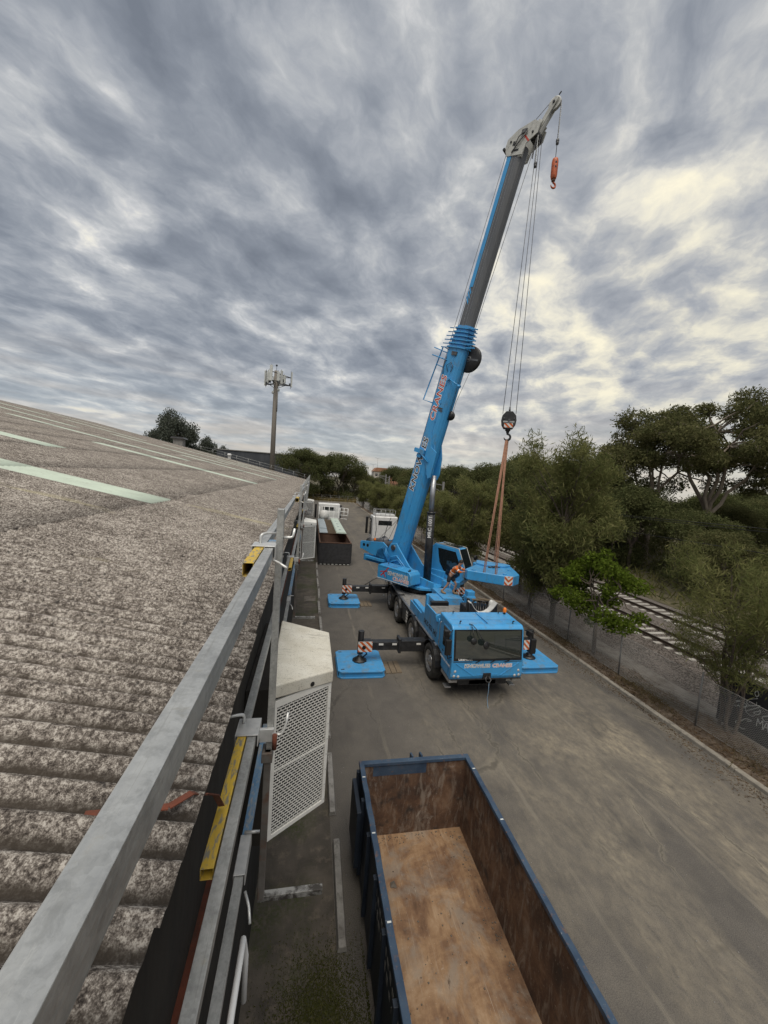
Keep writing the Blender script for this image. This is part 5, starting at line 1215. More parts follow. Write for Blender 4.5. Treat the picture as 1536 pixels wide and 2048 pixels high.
# cable reels
rl = bo(MB().lathe([(.0, .10), (.68, .10), (.72, .06), (.72, -.06), (.68, -.10), (.0, -.10)], (11.9, .10, -.78), (0, 1, 0), 26), 'cable_reel', 'plastic_black')
bo(MB().lathe([(.10, .13), (.16, .115), (.16, .10)], (11.9, .10, -.78), (0, -1, 0), 12).box(11.85, 11.95, -.015, -.005, -1.4, -.2), 'reel_hub', 'boom_grey', rl)
bo(MB().lathe([(.0, .10), (.26, .09), (.28, .0), (.26, -.09), (.0, -.10)], (8.7, .0, -.72), (0, 1, 0), 14), 'small_reel', 'plastic_black')
bo(MB().tube([(8.7, -.1, -.9), (9.5, -.2, -.95), (11.2, .0, -1.1)], .012, 5), 'reel_cable', 'rope')
# lettering on the right flank
for s_, l_, mt in (('KNOWLES', 5.45, 'textblack'), ('CRANES', 9.45, 'red')):
    f_ = BM @ frame((l_, -.466, .14), (1, 0, 0), (0, 0, 1))
    text_obj('boom_lettering', s_, .52, 'plain_white', f_, bb, .030, .002, .15, width=1.30, spacing=1.05); text_obj('boom_lettering', s_, .52, mt, f_ @ Matrix.Translation((0, 0, .006)), bb, .002, .002, .15, width=1.30, spacing=1.05)
# luffing bracket and cylinder
lb = bo(MB().prism([(6.9, -.5), (5.05, -.5), (4.85, -.92), (5.2, -.98), (6.2, -.80)], 'y', -.40, -.30).prism([(6.9, -.5), (5.05, -.5), (4.85, -.92), (5.2, -.98), (6.2, -.80)], 'y', .30, .40).prism([(7.6, -.10), (6.7, -.42), (6.5, -.90), (5.0, -.98), (4.85, -.78), (6.1, -.12)], 'y', -.52, -.465), 'luffing_bracket', 'blue', bevel=.02)
bo(MB().box(6.15, 6.4, -.66, -.465, -.1, .64).box(5.9, 6.1, -.58, -.465, .1, .42).tube([(6.3, -.6, .68), (6.2, -.62, .2), (5.8, -.6, -.55)], .045, 6), 'boom_clamp', 'blue', bb)
top = BM @ Vector((5.1, 0, -.84)); bot = SM @ Vector((.55, 0, 2.25)); mid = bot.lerp(top, .66)
lc = MB().cyl(bot, mid, .235, 20).build('luffing_cylinder', 'black', K)
MB().cyl(mid, top, .155, 18).build('cylinder_rod', 'chrome', lc)
MB().cyl(mid, mid + (bot - mid).normalized() * .12, .255, 20).build('cylinder_gland', 'plastic_black', lc)
cdir = (top - bot).normalized(); mp = bot.lerp(top, .52); side = -B_; view = (side * .8 + U * .45); view = (view - cdir * view.dot(cdir)).normalized()
text_obj('capacity_text', 'MRC 100T', .30, 'plain_white', frame(mp + view * .2365, cdir, view.cross(cdir)), lc, .002, .004)
# head
HP = [(21.6, .42), (21.95, .62), (22.35, .60), (22.70, .15), (22.95, -.62), (22.78, -1.0), (22.35, -.98), (22.0, -.52), (21.55, -.46)]
hb = bo(MB().prism(HP, 'y', -.37, -.32).prism(HP, 'y', .32, .37).box(21.5, 21.9, -.32, .32, -.42, .40).box(22.0, 22.35, -.32, .32, .1, .3), 'boom_head', 'offwhite', bevel=.008)
for h_ in (-.72, .36):
    for w_ in (-.21, -.07, .07, .21): bo(MB().lathe([(.0, -.03), (.21, -.04), (.24, -.04), (.205, 0), (.24, .04), (.21, .04), (.0, .03)], (22.42 if h_ < 0 else 22.2, w_, h_), (0, 1, 0), 18), 'head_sheave', 'steel_dark', hb)
bo(MB().cyl((22.42, -.41, -.72), (22.42, .41, -.72), .05, 10).cyl((22.2, -.41, .36), (22.2, .41, .36), .05, 10).cyl((21.9, -.46, .62), (21.9, .46, .62), .07, 10), 'head_pins', 'black', hb)
bo(MB().tube([(21.7, -.40, .15), (22.1, -.44, -.15), (22.5, -.42, -.45)], .028, 6).tube([(22.0, -.38, .1), (22.3, -.45, -.05), (22.65, -.4, -.35)], .022, 6).box(22.45, 22.62, -.43, -.375, -.38, -.12), 'head_fittings', 'steel_dark', hb)
bo(MB().box(22.02, 22.2, -.382, -.372, .12, .22), 'head_label', 'textblack', hb); bo(MB().box(21.75, 21.83, -.382, -.372, -.2, .05), 'head_label', 'textblack', hb)
bo(MB()._add([(22.05, -.374, -.60), (22.38, -.374, -.25), (22.43, -.374, -.31), (22.10, -.374, -.66)], [(0, 1, 2, 3)]), 'head_stripe', 'red', hb)
# auxiliary (runner) arm with a single sheave
ra = bo(MB().obox((22.5, -.13, -.75), (23.85, -.13, -1.30), .04, .22).obox((22.5, .13, -.75), (23.85, .13, -1.30), .04, .22).obox((22.35, -.24, -.62), (22.95, -.24, -.90), .06, .26).obox((22.35, .24, -.62), (22.95, .24, -.90), .06, .26), 'runner_arm', 'offwhite', bevel=.008)
bo(MB().lathe([(.0, -.05), (.25, -.06), (.29, -.06), (.25, 0), (.29, .06), (.25, .06), (.0, .05)], (23.65, 0, -1.22), (0, 1, 0), 22), 'runner_sheave', 'offwhite', ra)
bo(MB().cyl((23.65, -.19, -1.22), (23.65, .19, -1.22), .06, 10).obox((24.0, 0, -1.28), (24.12, 0, -1.35), .04, .04), 'runner_pin', 'black', ra)
# ---- ropes (belong to the crane), in world coordinates moved to crane space
OFF = Vector((7.0, 13.05, 0)); AXZ = 23.95
def bw(l, w_, h_): return (BM @ Vector((l, w_, h_)))            # crane space
HX, HY = 9.98 - OFF.x, 18.95 - OFF.y                            # hook line
HK = Vector((HX, HY, 11.8))
for k, (dw, dt) in enumerate(((-.33, -.30), (.0, .0), (.33, .30))):
    a = bw(22.35, dt * .8, -.96); b = Vector((HX, HY, 12.15)) + Vector((.91, -.41, 0)) * dw
    MB().tube([a, b], .014, 6).build('hoist_rope', 'rope', K)
MB().tube([bw(22.35, -.2, -.97), bw(16, -.2, -.80), bw(12.6, -.2, -.74), bw(8.8, -.15, -.72)], .013, 6).build('hoist_rope', 'rope', K)
MB().tube([bw(22.1, -.14, .62), bw(12.6, -.14, .72), bw(2, -.12, .68), SM @ Vector((-2.75, -.1, 4.2))], .013, 6).build('hoist_rope', 'rope', K)
MB().tube([bw(22.1, .07, .62), bw(12.6, .07, .66), bw(2, .05, .62), SM @ Vector((-3.7, .1, 4.25))], .013, 6).build('hoist_rope', 'rope', K)
MB().tube([bw(22.2, .07, .62), bw(23.85, 0, -1.02)], .014, 6).build('runner_rope', 'rope', K)
ax_ = bw(23.65, 0, -1.22) + U * .29
MB().tube([ax_, Vector((ax_.x, ax_.y, AXZ))], .014, 6).build('runner_rope', 'rope', K)
AXS = .56
def limit_weight(p, ln):
    m = MB()
    n = int(ln / .09)
    for k in range(n): m.obox(p - Vector((.02 * (k % 2), 0, k * .09)), p - Vector((-.02 * (k % 2), 0, (k + 1) * .09)), .03, .03)
    c = m.build('limit_chain', 'galv', K)
    MB().lathe([(.03, .0), (.07, -.02), (.08, -.10), (.06, -.13), (.07, -.16), (.065, -.24), (.03, -.25)], p - Vector((0, 0, ln)), (0, 0, 1), 10).build('limit_weight', 'steel_dark', c)
limit_weight(ax_ + Vector((.03, .03, -.1)), 1.55)
limit_weight(bw(22.35, -.3, -1.0) + Vector((0, 0, -.1)), 1.2)
MB().obox(bw(22.2, -.25, -.95), bw(21.4, -.28, -1.05) - Vector((0, 0, .1)), .06, .04).build('limit_bracket', 'black', K)

# ------------------------------------------------------------------ hook block
hk = thing('hook_block', 'black hook block with striped cheek plate hanging above the load', 'hook block', (HK.x + OFF.x, HK.y + OFF.y, HK.z))
ang = -.42
hk.rotation_euler = (0, 0, ang)
pl = [(-.16, .46), (.16, .46), (.34, .25), (.38, .0), (.34, -.25), (.22, -.44), (-.22, -.44), (-.34, -.25), (-.38, 0), (-.34, .25)]
for y in (-.15, .09): MB().prism(pl, 'y', y, y + .06).build('cheek_plate', 'black', hk, .015)
MB().lathe([(.0, -.08), (.30, -.08), (.27, 0), (.30, .08), (.0, .08)], (0, 0, 0), (0, 1, 0), 20).build('sheave', 'steel_dark', hk)
MB().cyl((0, -.20, .0), (0, .20, .0), .07, 10).cyl((-.25, -.18, .1), (-.25, .18, .1), .04, 8).cyl((.25, -.18, .1), (.25, .18, .1), .04, 8).build('sheave_pin', 'steel_dark', hk)
MB().box(-.28, .28, -.158, -.151, -.12, -.04).build('name_strip', 'galv', hk)
chevron(hk, frame((0, -.156, -.27), (1, 0, 0), (0, 0, 1)), .44, .22)
MB().cyl((0, 0, .40), (0, 0, .70), .06, 8, .035).build('rope_socket', 'steel_dark', hk)
MB().lathe([(.14, -.40), (.14, -.52), (.09, -.56), (.07, -.66)], (0, 0, 0), (0, 0, 1), 12).build('swivel', 'black', hk)
P = [(0, 0, -.62)] + [(.16 * math.cos(a), 0, -.86 + .16 * math.sin(a)) for a in np.linspace(math.pi * .5, -math.pi * .95, 12)]
MB().tube(P, [.055] * 6 + [.06, .06, .055, .05, .04, .03, .015], 8).build('hook', 'black', hk)

# ------------------------------------------------------------------ auxiliary hook ball
axw = ax_ + OFF
ah = thing('auxiliary_hook', 'orange overhaul weight and hook hanging from the boom tip', 'hook', (axw.x, axw.y, AXZ))
ah.scale = (AXS * 1.12, AXS * 1.12, AXS * 1.05)
MB().lathe([(.0, .06), (.12, .05), (.20, .0), (.22, -.08), (.24, -.22), (.24, -1.25), (.20, -1.45), (.17, -1.52), (.0, -1.53)], (0, 0, 0), (0, 0, 1), 18).build('weight', 'orange_paint', ah)
m = MB()
for z in (-.38, -.72): m.lathe([(.0, .0), (.075, .0)], (-.05, -.246, z), (0, -1, 0), 10)
m.build('weight_recess', 'black', ah)
MB().lathe([(.12, -1.52), (.14, -1.60), (.14, -1.66), (.07, -1.72)], (0, 0, 0), (0, 0, 1), 12).build('swivel', 'rust_dark', ah)
P = [(0, 0, -1.66)] + [(.02 + .20 * math.cos(a), 0, -1.98 + .20 * math.sin(a)) for a in np.linspace(math.pi * .5, -math.pi * 1.0, 14)]
h_ = MB().tube(P, [.065] * 7 + [.075, .075, .07, .065, .055, .045, .035, .02], 8).build('hook', 'orange_paint', ah); h_.rotation_euler = (0, 0, .1)

# ------------------------------------------------------------------ counterweight slab and slings
SLZ = 3.9
cwt = thing('counterweight_slab', 'blue counterweight slab hanging from four orange slings beside the worker', 'counterweight', (9.95, 19.1, SLZ - .55))
poly = [(-1.62, -.42), (-.10, -1.46), (.42, -1.56), (.95, -1.15), (1.18, -.42), (1.46, .62), (1.30, 1.0), (-.10, 1.85), (-.45, 1.55), (-.40, 1.15), (-1.62, -.12)]
MB().prism(poly, 'z', 0, .50).build('slab', 'blue', cwt, .035, seg=3)
MB().prism([(-.45, 1.1), (-.10, 1.82), (1.28, .98), (1.40, .60), (.9, .35), (-.2, .6)], 'z', .502, .60).build('raised_pad', 'blue_dirty', cwt, .02)
for (x, y) in ((-1.25, -.35), (.1, -1.2), (.85, -.3), (.0, .3)):
    MB().cyl((x, y, .50), (x, y, .56), .10, 10).build('lifting_eye', 'black' if x == 0 else 'blue', cwt)
MB().obox((.1, .15, .54), (.45, .35, .60), .06, .05).obox((.15, .4, .54), (.5, .1, .58), .05, .05).build('shackle', 'black', cwt)
a, b = Vector((-.10, -1.46, 0)), Vector((.42, -1.56, 0)); d = (b - a).normalized()
chevron(cwt, frame(a.lerp(b, .5) + Vector((d.y, -d.x, 0)) * .016 + Vector((0, 0, .26)), d, (0, 0, 1)), .42, .46, True)
for k, (x, y, lb) in enumerate(((-.86, -.80, 'left front'), (-.40, -1.12, 'middle front'), (.25, 1.42, 'left rear'), (.70, 1.22, 'right rear'))):
    m = MB(); q = Vector((9.95 + x, 19.1 + y, SLZ)); top_ = Vector((HK.x + OFF.x, HK.y + OFF.y, HK.z - .98)); e = .08
    out = Vector((x, y, 0)).normalized() * .07
    m.tube([top_ + Vector((-.05 + .03 * k, .02, 0)), q + out * .9, q + out - Vector((0, 0, .3)), q + out - Vector((0, 0, .56)), q - out * 3 - Vector((0, 0, .60))], .028, 7)
    m.tube([top_ + Vector((-.02 + .03 * k, -.03, 0)), q + out * .9 + Vector((e, 0, 0)), q + out + Vector((e, 0, -.56))], .020, 6)
    tag(m.build('lifting_sling', 'sling'), 'orange lifting sling reaching the %s corner of the slab' % lb, 'sling', 'slings holding the slab')

# ------------------------------------------------------------------ the worker
def skin_mesh(name, verts, edges, rad, mat, parent, sub=2, root=0):
    me = bpy.data.meshes.new(name); me.from_pydata([tuple(v) for v in verts], edges, []); me.update()
    ob = link(bpy.data.objects.new(name, me), parent)
    md = ob.modifiers.new('skin', 'SKIN'); md.use_smooth_shade = True
    if not me.skin_vertices: 
        bpy.context.view_layer.objects.active = ob
        me.attributes.new('skin', 'FLOAT', 'POINT') if False else None
    for i, r in enumerate(rad):
        sv = me.skin_vertices[0].data[i]; sv.radius = r if isinstance(r, tuple) else (r, r); sv.use_root = (i == root)
    s2 = ob.modifiers.new('sub', 'SUBSURF'); s2.levels = sub; s2.render_levels = sub
    bpy.context.view_layer.update(); dg = bpy.context.evaluated_depsgraph_get()
    nm = bpy.data.meshes.new_from_object(ob.evaluated_get(dg)); ob.modifiers.clear(); ob.data = nm; bpy.data.meshes.remove(me); nm.name = name
    nm.materials.clear(); nm.materials.append(MATS[mat]); nm.polygons.foreach_set('use_smooth', [True] * len(nm.polygons))
    return ob
pw = thing('person', 'worker in orange hi-vis shirt and black shorts leaning to push the slab', 'person', (8.05, 19.8, 2.19), RAD(-38))
pw.scale = (1.14, 1.14, 1.14)
# local: +x the way he faces, z up; leaning forward with both arms stretched to the slab
J = dict(pelvis=(-.16, 0, .93), belly=(-.07, 0, 1.08), chest=(.08, 0, 1.28), neck=(.20, 0, 1.44), head0=(.27, 0, 1.53), head1=(.33, 0, 1.63), head2=(.34, 0, 1.70),
         lsh=(.13, .19, 1.37), lel=(.38, .26, 1.24), lwr=(.62, .20, 1.30), lha=(.70, .19, 1.32), rsh=(.13, -.19, 1.37), rel=(.36, -.27, 1.20), rwr=(.60, -.20, 1.27), rha=(.68, -.18, 1.29),
         lhi=(-.16, .10, .88), lkn=(.12, .13, .50), lan=(.02, .13, .09), lto=(.20, .15, .035), rhi=(-.16, -.10, .88), rkn=(-.22, -.13, .46), ran=(-.48, -.13, .10), rto=(-.32, -.15, .035))
names = list(J); ix = {n: i for i, n in enumerate(names)}
E_ = [('pelvis', 'belly'), ('belly', 'chest'), ('chest', 'neck'), ('neck', 'head0'), ('head0', 'head1'), ('head1', 'head2'), ('chest', 'lsh'), ('lsh', 'lel'), ('lel', 'lwr'), ('lwr', 'lha'), ('chest', 'rsh'), ('rsh', 'rel'), ('rel', 'rwr'), ('rwr', 'rha'),
      ('pelvis', 'lhi'), ('lhi', 'lkn'), ('lkn', 'lan'), ('lan', 'lto'), ('pelvis', 'rhi'), ('rhi', 'rkn'), ('rkn', 'ran'), ('ran', 'rto')]
RD = dict(pelvis=(.14, .12), belly=(.14, .11), chest=(.16, .12), neck=.058, head0=.085, head1=.098, head2=.075, lsh=.07, lel=.045, lwr=.030, lha=(.038, .022), rsh=.07, rel=.045, rwr=.030, rha=(.038, .022), lhi=.095, lkn=.060, lan=.042, lto=.038, rhi=.095, rkn=.060, ran=.042, rto=.038)
verts = [J[n] for n in names]; edges = [(ix[a], ix[b]) for a, b in E_]; rad = [RD[n] for n in names]
for hn in ('lha', 'rha'):
    hx, hy, hz = J[hn]; sg = 1 if hn[0] == 'l' else -1
    for k, ln in enumerate((.055, .07, .075, .062)):
        b = len(verts); off = (k - 1.5) * .022
        verts += [(hx + .02, hy + off, hz), (hx + .05, hy + off, hz + .006), (hx + .05 + ln * .5, hy + off, hz - .012)]; rad += [.011, .010, .008]; edges += [(ix[hn], b), (b, b + 1), (b + 1, b + 2)]
    b = len(verts); verts += [(hx - .01, hy - sg * .045, hz), (hx + .03, hy - sg * .07, hz - .005)]; rad += [.012, .009]; edges += [(ix[hn], b), (b, b + 1)]
body = skin_mesh('body', verts, edges, rad, 'skin', pw)
def sub_skin(name, chain, rr, mat):
    ns = []; es = []; rs = []
    for ch, r_ in zip(chain, rr):
        for k, (n_, q) in enumerate(zip(ch, r_)):
            if n_ not in ns: ns.append(n_); rs.append(q)
            if k: es.append((ns.index(ch[k - 1]), ns.index(n_)))
    return skin_mesh(name, [P2[n_] for n_ in ns], es, rs, mat, body)
P2 = dict(J); lerp = lambda a, b, t: tuple(Vector(J[a]).lerp(Vector(J[b]), t))
P2['lfa'] = lerp('lel', 'lwr', .45); P2['rfa'] = lerp('rel', 'rwr', .45); P2['lth'] = lerp('lhi', 'lkn', .72); P2['rth'] = lerp('rhi', 'rkn', .72); P2['waist'] = (-.13, 0, .985); P2['waist2'] = (-.12, 0, 1.0)
sub_skin('shirt', [('waist', 'belly', 'chest'), ('chest', 'lsh', 'lel', 'lfa'), ('chest', 'rsh', 'rel', 'rfa'), ('chest', 'neckb')] if False else [('waist', 'belly', 'chest'), ('chest', 'lsh', 'lel', 'lfa'), ('chest', 'rsh', 'rel', 'rfa')],
         [((.165, .14), (.165, .135), (.185, .145)), ((.185, .145), .09, .066, .058), ((.185, .145), .09, .066, .058)], 'shirt')
sub_skin('shorts', [('waist2', 'pelvis', 'lhi', 'lth'), ('pelvis', 'rhi', 'rth')], [((.15, .13), (.16, .14), .118, .105), ((.16, .14), .118, .105)], 'shorts')
def band(mb, p0, p1, t, r0, r1):
    c = Vector(p0).lerp(Vector(p1), t); d = (Vector(p1) - Vector(p0)).normalized(); a = Vector((0, 1, 0)); a = (a - d * a.dot(d)).normalized(); b_ = d.cross(a)
    mb.loft([[c + d * h + a * r0 * math.cos(q) + b_ * r1 * math.sin(q) for q in np.linspace(0, 2 * math.pi, 17)[:-1]] for h in (-.025, .025)], cap=False)
m = MB(); band(m, J['pelvis'], J['chest'], .52, .178, .150); band(m, J['pelvis'], J['chest'], .95, .20, .158)
for s in 'lr': band(m, J[s + 'sh'], J[s + 'el'], .62, .078, .078)
m.build('reflective_bands', 'reflective', body)
for s in 'lr':
    A, T = Vector(J[s + 'an']), Vector(J[s + 'to'])
    MB().tube([A + Vector((0, 0, .07)), A + Vector((0, 0, .0)), A.lerp(T, .3) - Vector((0, 0, .03)), T, T + (T - A).normalized() * .06], [.06, .062, .066, .055, .03], 10).build('boot', 'boot', body)
hm = MB().lathe([(.0, .115), (.055, .105), (.095, .065), (.108, .01), (.100, -.03)], Vector(J['head1']) + Vector((-.015, 0, .03)), (-.15, 0, 1), 14).build('hair', 'hair', body)
hd_ = Vector(J['head1'])
m = MB(); m.lathe([(.0, .035), (.012, .02), (.016, .0)], hd_ + Vector((.082, 0, -.015)), (1, 0, -.2), 8)
for s in (-1, 1): m.lathe([(.0, .02), (.02, .012), (.026, .0)], hd_ + Vector((-.01, s * .085, -.01)), (0, s, 0), 8)
m.build('nose_and_ears', 'skin', body)
m = MB()
for s in (-1, 1): m.cyl(hd_ + Vector((.083, s * .032, .012)), hd_ + Vector((.090, s * .032, .012)), .011, 8)
m.box(hd_.x + .07, hd_.x + .088, -.022, .022, hd_.z - .062, hd_.z - .056); m.build('eyes_and_mouth', 'hair', body)

# ================================================================== PHONE MAST, FAR BUILDINGS
mast = thing('phone_mast', 'tall pole with a ring of pale antenna panels rising beyond the roof', 'mast', (-10.4, 108, 0))
MB().cyl((0, 0, 0), (0, 0, 34.5), .72, 14, .52).build('pole', 'mast_pole', mast)
MB().cyl((.55, -.3, 24), (.55, -.3, 29), .16, 8).build('cable_tray', 'power_pole', mast)
m = MB()
for s in range(3):
    a0, a1 = 2 * math.pi * s / 3 + .3, 2 * math.pi * (s + 1) / 3 + .3
    for z in (31.3, 33.4): m.obox((3.9 * math.cos(a0), 3.9 * math.sin(a0), z), (3.9 * math.cos(a1), 3.9 * math.sin(a1), z), .16, .16)
    m.obox((0, 0, 31.3), (3.9 * math.cos(a0), 3.9 * math.sin(a0), 31.3), .18, .18); m.obox((0, 0, 29.9), (2.6 * math.cos(a0), 2.6 * math.sin(a0), 31.2), .12, .12)
m.build('headframe', 'far_dark', mast)
for k in range(12):
    a = 2 * math.pi * k / 12 + .3; s = int(k // 4); r_ = 3.9 * .52 / max(abs(math.cos((a - .3) % (2 * math.pi / 3) - math.pi / 3)), .5)
    x, y = r_ * math.cos(a), r_ * math.sin(a); h = (3.9, 2.4, 3.4, 2.0)[k % 4]
    p = MB().box(-.34, .34, -.16, .16, 0, h).build('antenna_panel', 'antenna', mast, .04); p.location = (x, y, 31.0 + (.5 if h < 3 else 0)); p.rotation_euler = (0, 0, a + math.pi / 2)
    q = MB().box(-.18, .18, .3, .62, .2, .9).box(-.05, .05, .15, .22, -.5, h + .3).build('radio_unit', 'far_dark', p)
for a, z in ((.3, 29.6), (2.6, 28.9)): MB().lathe([(.0, .1), (.38, .12), (.42, .0), (.0, -.05)], (.75 * math.cos(a), .75 * math.sin(a) - .4, z), (math.cos(a), -1, 0), 12).build('dish', 'antenna', mast)
MB().cyl((0, 0, 34.5), (0, 0, 35.9), .05, 6).lathe([(.0, .3), (.25, .15), (.25, -.15), (0, -.3)], (0, 0, 35.9), (0, 0, 1), 8).build('top_finial', 'far_dark', mast)

fb = thing('dark_shed', 'dark flat topped shed behind the far end of the roof', 'building', (-34, 150, 0))
MB().box(0, 33.6, 0, 20, 0, 14.6).build('wall', 'far_dark', fb)
for k in range(6): MB().box(1 + k * 5.4, 5.9 + k * 5.4, -.06, -.01, 11.5, 14.2).build('cladding_panel', 'far_dark', fb)
MB().box(-.3, 33.9, -.3, 20.3, 14.6, 14.9).build('parapet', 'power_pole', fb)
for k, (x, y, w_, d_, h, mw, lb) in enumerate(((33, 205, 9, 8, 11.0, 'far_wall', 'pale rendered house among trees left of the boom'), (43, 220, 8, 8, 11.5, 'brick_house', 'orange brick house beside the boom on the rise'), (52, 232, 10, 8, 10.2, 'far_wall', 'low cream house glimpsed between boom and trees'))):
    t = thing('distant_house', lb, 'house', (x, y, 1), group='distant houses')
    MB().box(0, w_, 0, d_, 0, h).build('wall', mw, t)
    rf = MB().prism([(-.4, h), (w_ + .4, h), (w_ - 1.5, h + 2.1), (1.5, h + 2.1)], 'y', -.4, d_ + .4).build('roof', 'far_roof', t)
    for i in range(3):
        for z in (h - 2.4, h - 5.2):
            wn = MB().box(.8 + i * w_ * .31, 2.2 + i * w_ * .31, -.06, .0, z, z + 1.3).build('window', 'glass', t)
for k, (x, y, h) in enumerate(((24, 210, 19), (38, 225, 20), (30, 190, 15))):
    t = thing('street_lamp', 'thin street light against the sky above the distant houses, %s from the left' % ('first', 'third', 'second')[k], 'street lamp', (x, y, 0), group='distant street lights')
    MB().cyl((0, 0, 0), (0, 0, h), .14, 6, .07).build('pole', 'power_pole', t); MB().obox((-1.6, 0, h + .3), (0, 0, h), .1, .1).obox((1.6, 0, h + .3), (0, 0, h), .1, .1).build('arm', 'power_pole', t)

# ================================================================== TREES
def leaf_cloud(blobs, n, ln, wd, droop=0., shell=.55, flat=1.0):
    """blobs: (x,y,z,rx,ry,rz); small leaf blades spread through the volume of each clump"""
    B = np.array(blobs, float); wgt = (B[:, 3] * B[:, 4] + B[:, 3] * B[:, 5]) ; wgt = wgt / wgt.sum()
    k = RNG.choice(len(B), n, p=wgt); d = RNG.normal(0, 1, (n, 3)); d /= np.linalg.norm(d, axis=1)[:, None]
    rr = shell + (1 - shell) * RNG.random(n) ** .6; rr *= 1 + .22 * np.sin(d[:, 0] * 9 + k) * np.sin(d[:, 1] * 8 - k) + RNG.normal(0, .09, n)
    P = B[k, :3] + d * rr[:, None] * B[k, 3:]
    t = RNG.normal(0, 1, (n, 3)) + d * .7; t[:, 2] -= droop; t /= np.linalg.norm(t, axis=1)[:, None]
    s = np.cross(t, RNG.normal(0, 1, (n, 3)) + d * .4); s /= np.linalg.norm(s, axis=1)[:, None] + 1e-9
    L = (ln * RNG.uniform(.55, 1.35, n))[:, None]; Wd = (wd * RNG.uniform(.6, 1.3, n))[:, None]
    v = np.stack([P - t * L * .5, P + s * Wd, P + t * L * .5, P - s * Wd], 1).reshape(-1, 3)
    return v, np.arange(n * 4).reshape(-1, 4)
def limb(m, a, b, r0, r1, wob=.12, n=5, sides=6):
    a, b = Vector(a), Vector(b); L = (b - a).length; P = []; R_ = []
    for i in range(n + 1):
        t = i / n; p = a.lerp(b, t); 
        if 0 < i < n: p += Vector((random.uniform(-1, 1), random.uniform(-1, 1), random.uniform(-.4, 1))) * wob * L * (1 - abs(2 * t - 1)) * .6
        P.append(p); R_.append(r0 + (r1 - r0) * t)
    m.tube(P, R_, sides, cap=False); return P
def make_gum(seed, H_, spread, nb, leaf, bark, nleaf, ln, wd, low=.45, flat=.55, clump=(1.0, 1.9), top_share=.68):
    """eucalypt: forked pale limbs carrying separate rounded clumps, flat topped"""
    random.seed(seed); m = MB(); blobs = []; fork = Vector((random.uniform(-.3, .3), random.uniform(-.3, .3), H_ * .30))
    limb(m, (0, 0, -.3), fork, H_ * .022, H_ * .016, .06, 5, 8); mains = []
    for k in range(5):
        a = 2 * math.pi * k / 5 + random.uniform(-.5, .5); r = spread * random.uniform(.30, .55)
        e = Vector((r * math.cos(a), r * math.sin(a), H_ * random.uniform(.62, .78))); P = limb(m, fork, e, H_ * .011, H_ * .006, .12, 5, 6); mains.append(P)
    for k in range(nb):
        a = random.uniform(0, 6.283); rr = math.sqrt(random.random()) * spread; u = rr / spread
        zt = H_ * (.96 - .30 * u * u + random.uniform(-.10, .04)) if random.random() < top_share else H_ * random.uniform(low, .82)
        c = Vector((rr * math.cos(a), rr * math.sin(a), zt + random.uniform(-.05, .03) * H_)); R_ = random.uniform(*clump)
        blobs.append((*c, R_ * random.uniform(.9, 1.3), R_ * random.uniform(.9, 1.3), R_ * flat * random.uniform(.8, 1.35)))
        P = min(mains, key=lambda q: min((x - c).length for x in q)); q = min(P[2:], key=lambda x: (x - c).length)
        limb(m, q, c - Vector((0, 0, R_ * .2)), H_ * .006, H_ * .0022, .16, 4, 5)
        for _ in range(2):
            limb(m, c - Vector((0, 0, R_ * .3)), c + Vector((random.uniform(-1, 1) * R_, random.uniform(-1, 1) * R_, random.uniform(-.1, .6) * R_)), H_ * .0022, H_ * .0008, .15, 3, 4)
    v, q = leaf_cloud(blobs, nleaf, ln, wd, .35, .35)
    return m, v, q, leaf, bark
def make_feather(seed, H_, r0, nleaf, leaf, bark, ln, wd, base=.22, stems=1, droop=-.5, nb=60, top=.25):
    """casuarina: upright, feathery needle foliage along many rising branches"""
    random.seed(seed); m = MB(); blobs = []
    for s in range(stems):
        tx, ty = (0, 0) if stems == 1 else (random.uniform(-.9, .9), random.uniform(-.9, .9))
        P = limb(m, (.15 * s, .1 * s, -.2), (tx, ty, H_ * .93), H_ * .016 / (1 + .3 * (stems - 1)), H_ * .003, .05, 8, 7)
        for k in range(nb // stems):
            u = random.random() ** .85; h = base + (1 - base) * u; i = min(int(h * 8), 8); p0 = P[max(i - 1, 1)]
            w = r0 * (math.sin(math.pi * min(1, .18 + .82 * (1 - u))) * .65 + top + .1 * (1 - u)); a = random.uniform(0, 6.283); rr = w * random.uniform(.25, 1.0)
            c = Vector((p0.x + rr * math.cos(a), p0.y + rr * math.sin(a), H_ * h + rr * .25)); limb(m, p0, c, H_ * .0032, H_ * .001, .1, 3, 4)
            R_ = random.uniform(.38, .72) * r0 * .50; blobs.append((*c, R_, R_, R_ * random.uniform(.9, 1.5)))
    v, q = leaf_cloud(blobs, nleaf, ln, wd, droop, .15)
    return m, v, q, leaf, bark
PROTO = {}
def plant(kind, key, label, cat, loc, rz=0, sc=1.0, group=None, name=None):
    """first use builds trunk and crown meshes; later ones share them"""
    if key not in PROTO:
        m, v, q, leaf, bark = kind()
        t = thing(name or 'tree', label, cat, loc, rz, group)
        tr = m.build('trunk', bark, t); cr = fast_mesh('crown', v, q, leaf, t); PROTO[key] = t
    else: t = copy_tree(PROTO[key]); tag(t, label, cat, group)
    t.location = loc; t.rotation_euler = (0, 0, rz); t.scale = (sc if isinstance(sc, (tuple, list)) else (sc, sc, sc))
    return t
G1 = lambda: make_gum(11, 19.5, 8.6, 50, 'leaf_gum', 'gum_bark', 44000, .34, .062, .50, .62, (.8, 2.0), .80)
G2 = lambda: make_gum(23, 16.0, 6.5, 44, 'leaf_gum', 'gum_bark', 30000, .34, .065, .50, .6, (1.1, 1.9), .75)
G3 = lambda: make_gum(35, 11.0, 5.2, 42, 'leaf_dark', 'trunk_dark', 30000, .30, .065, .12, .8, (1.1, 1.8))
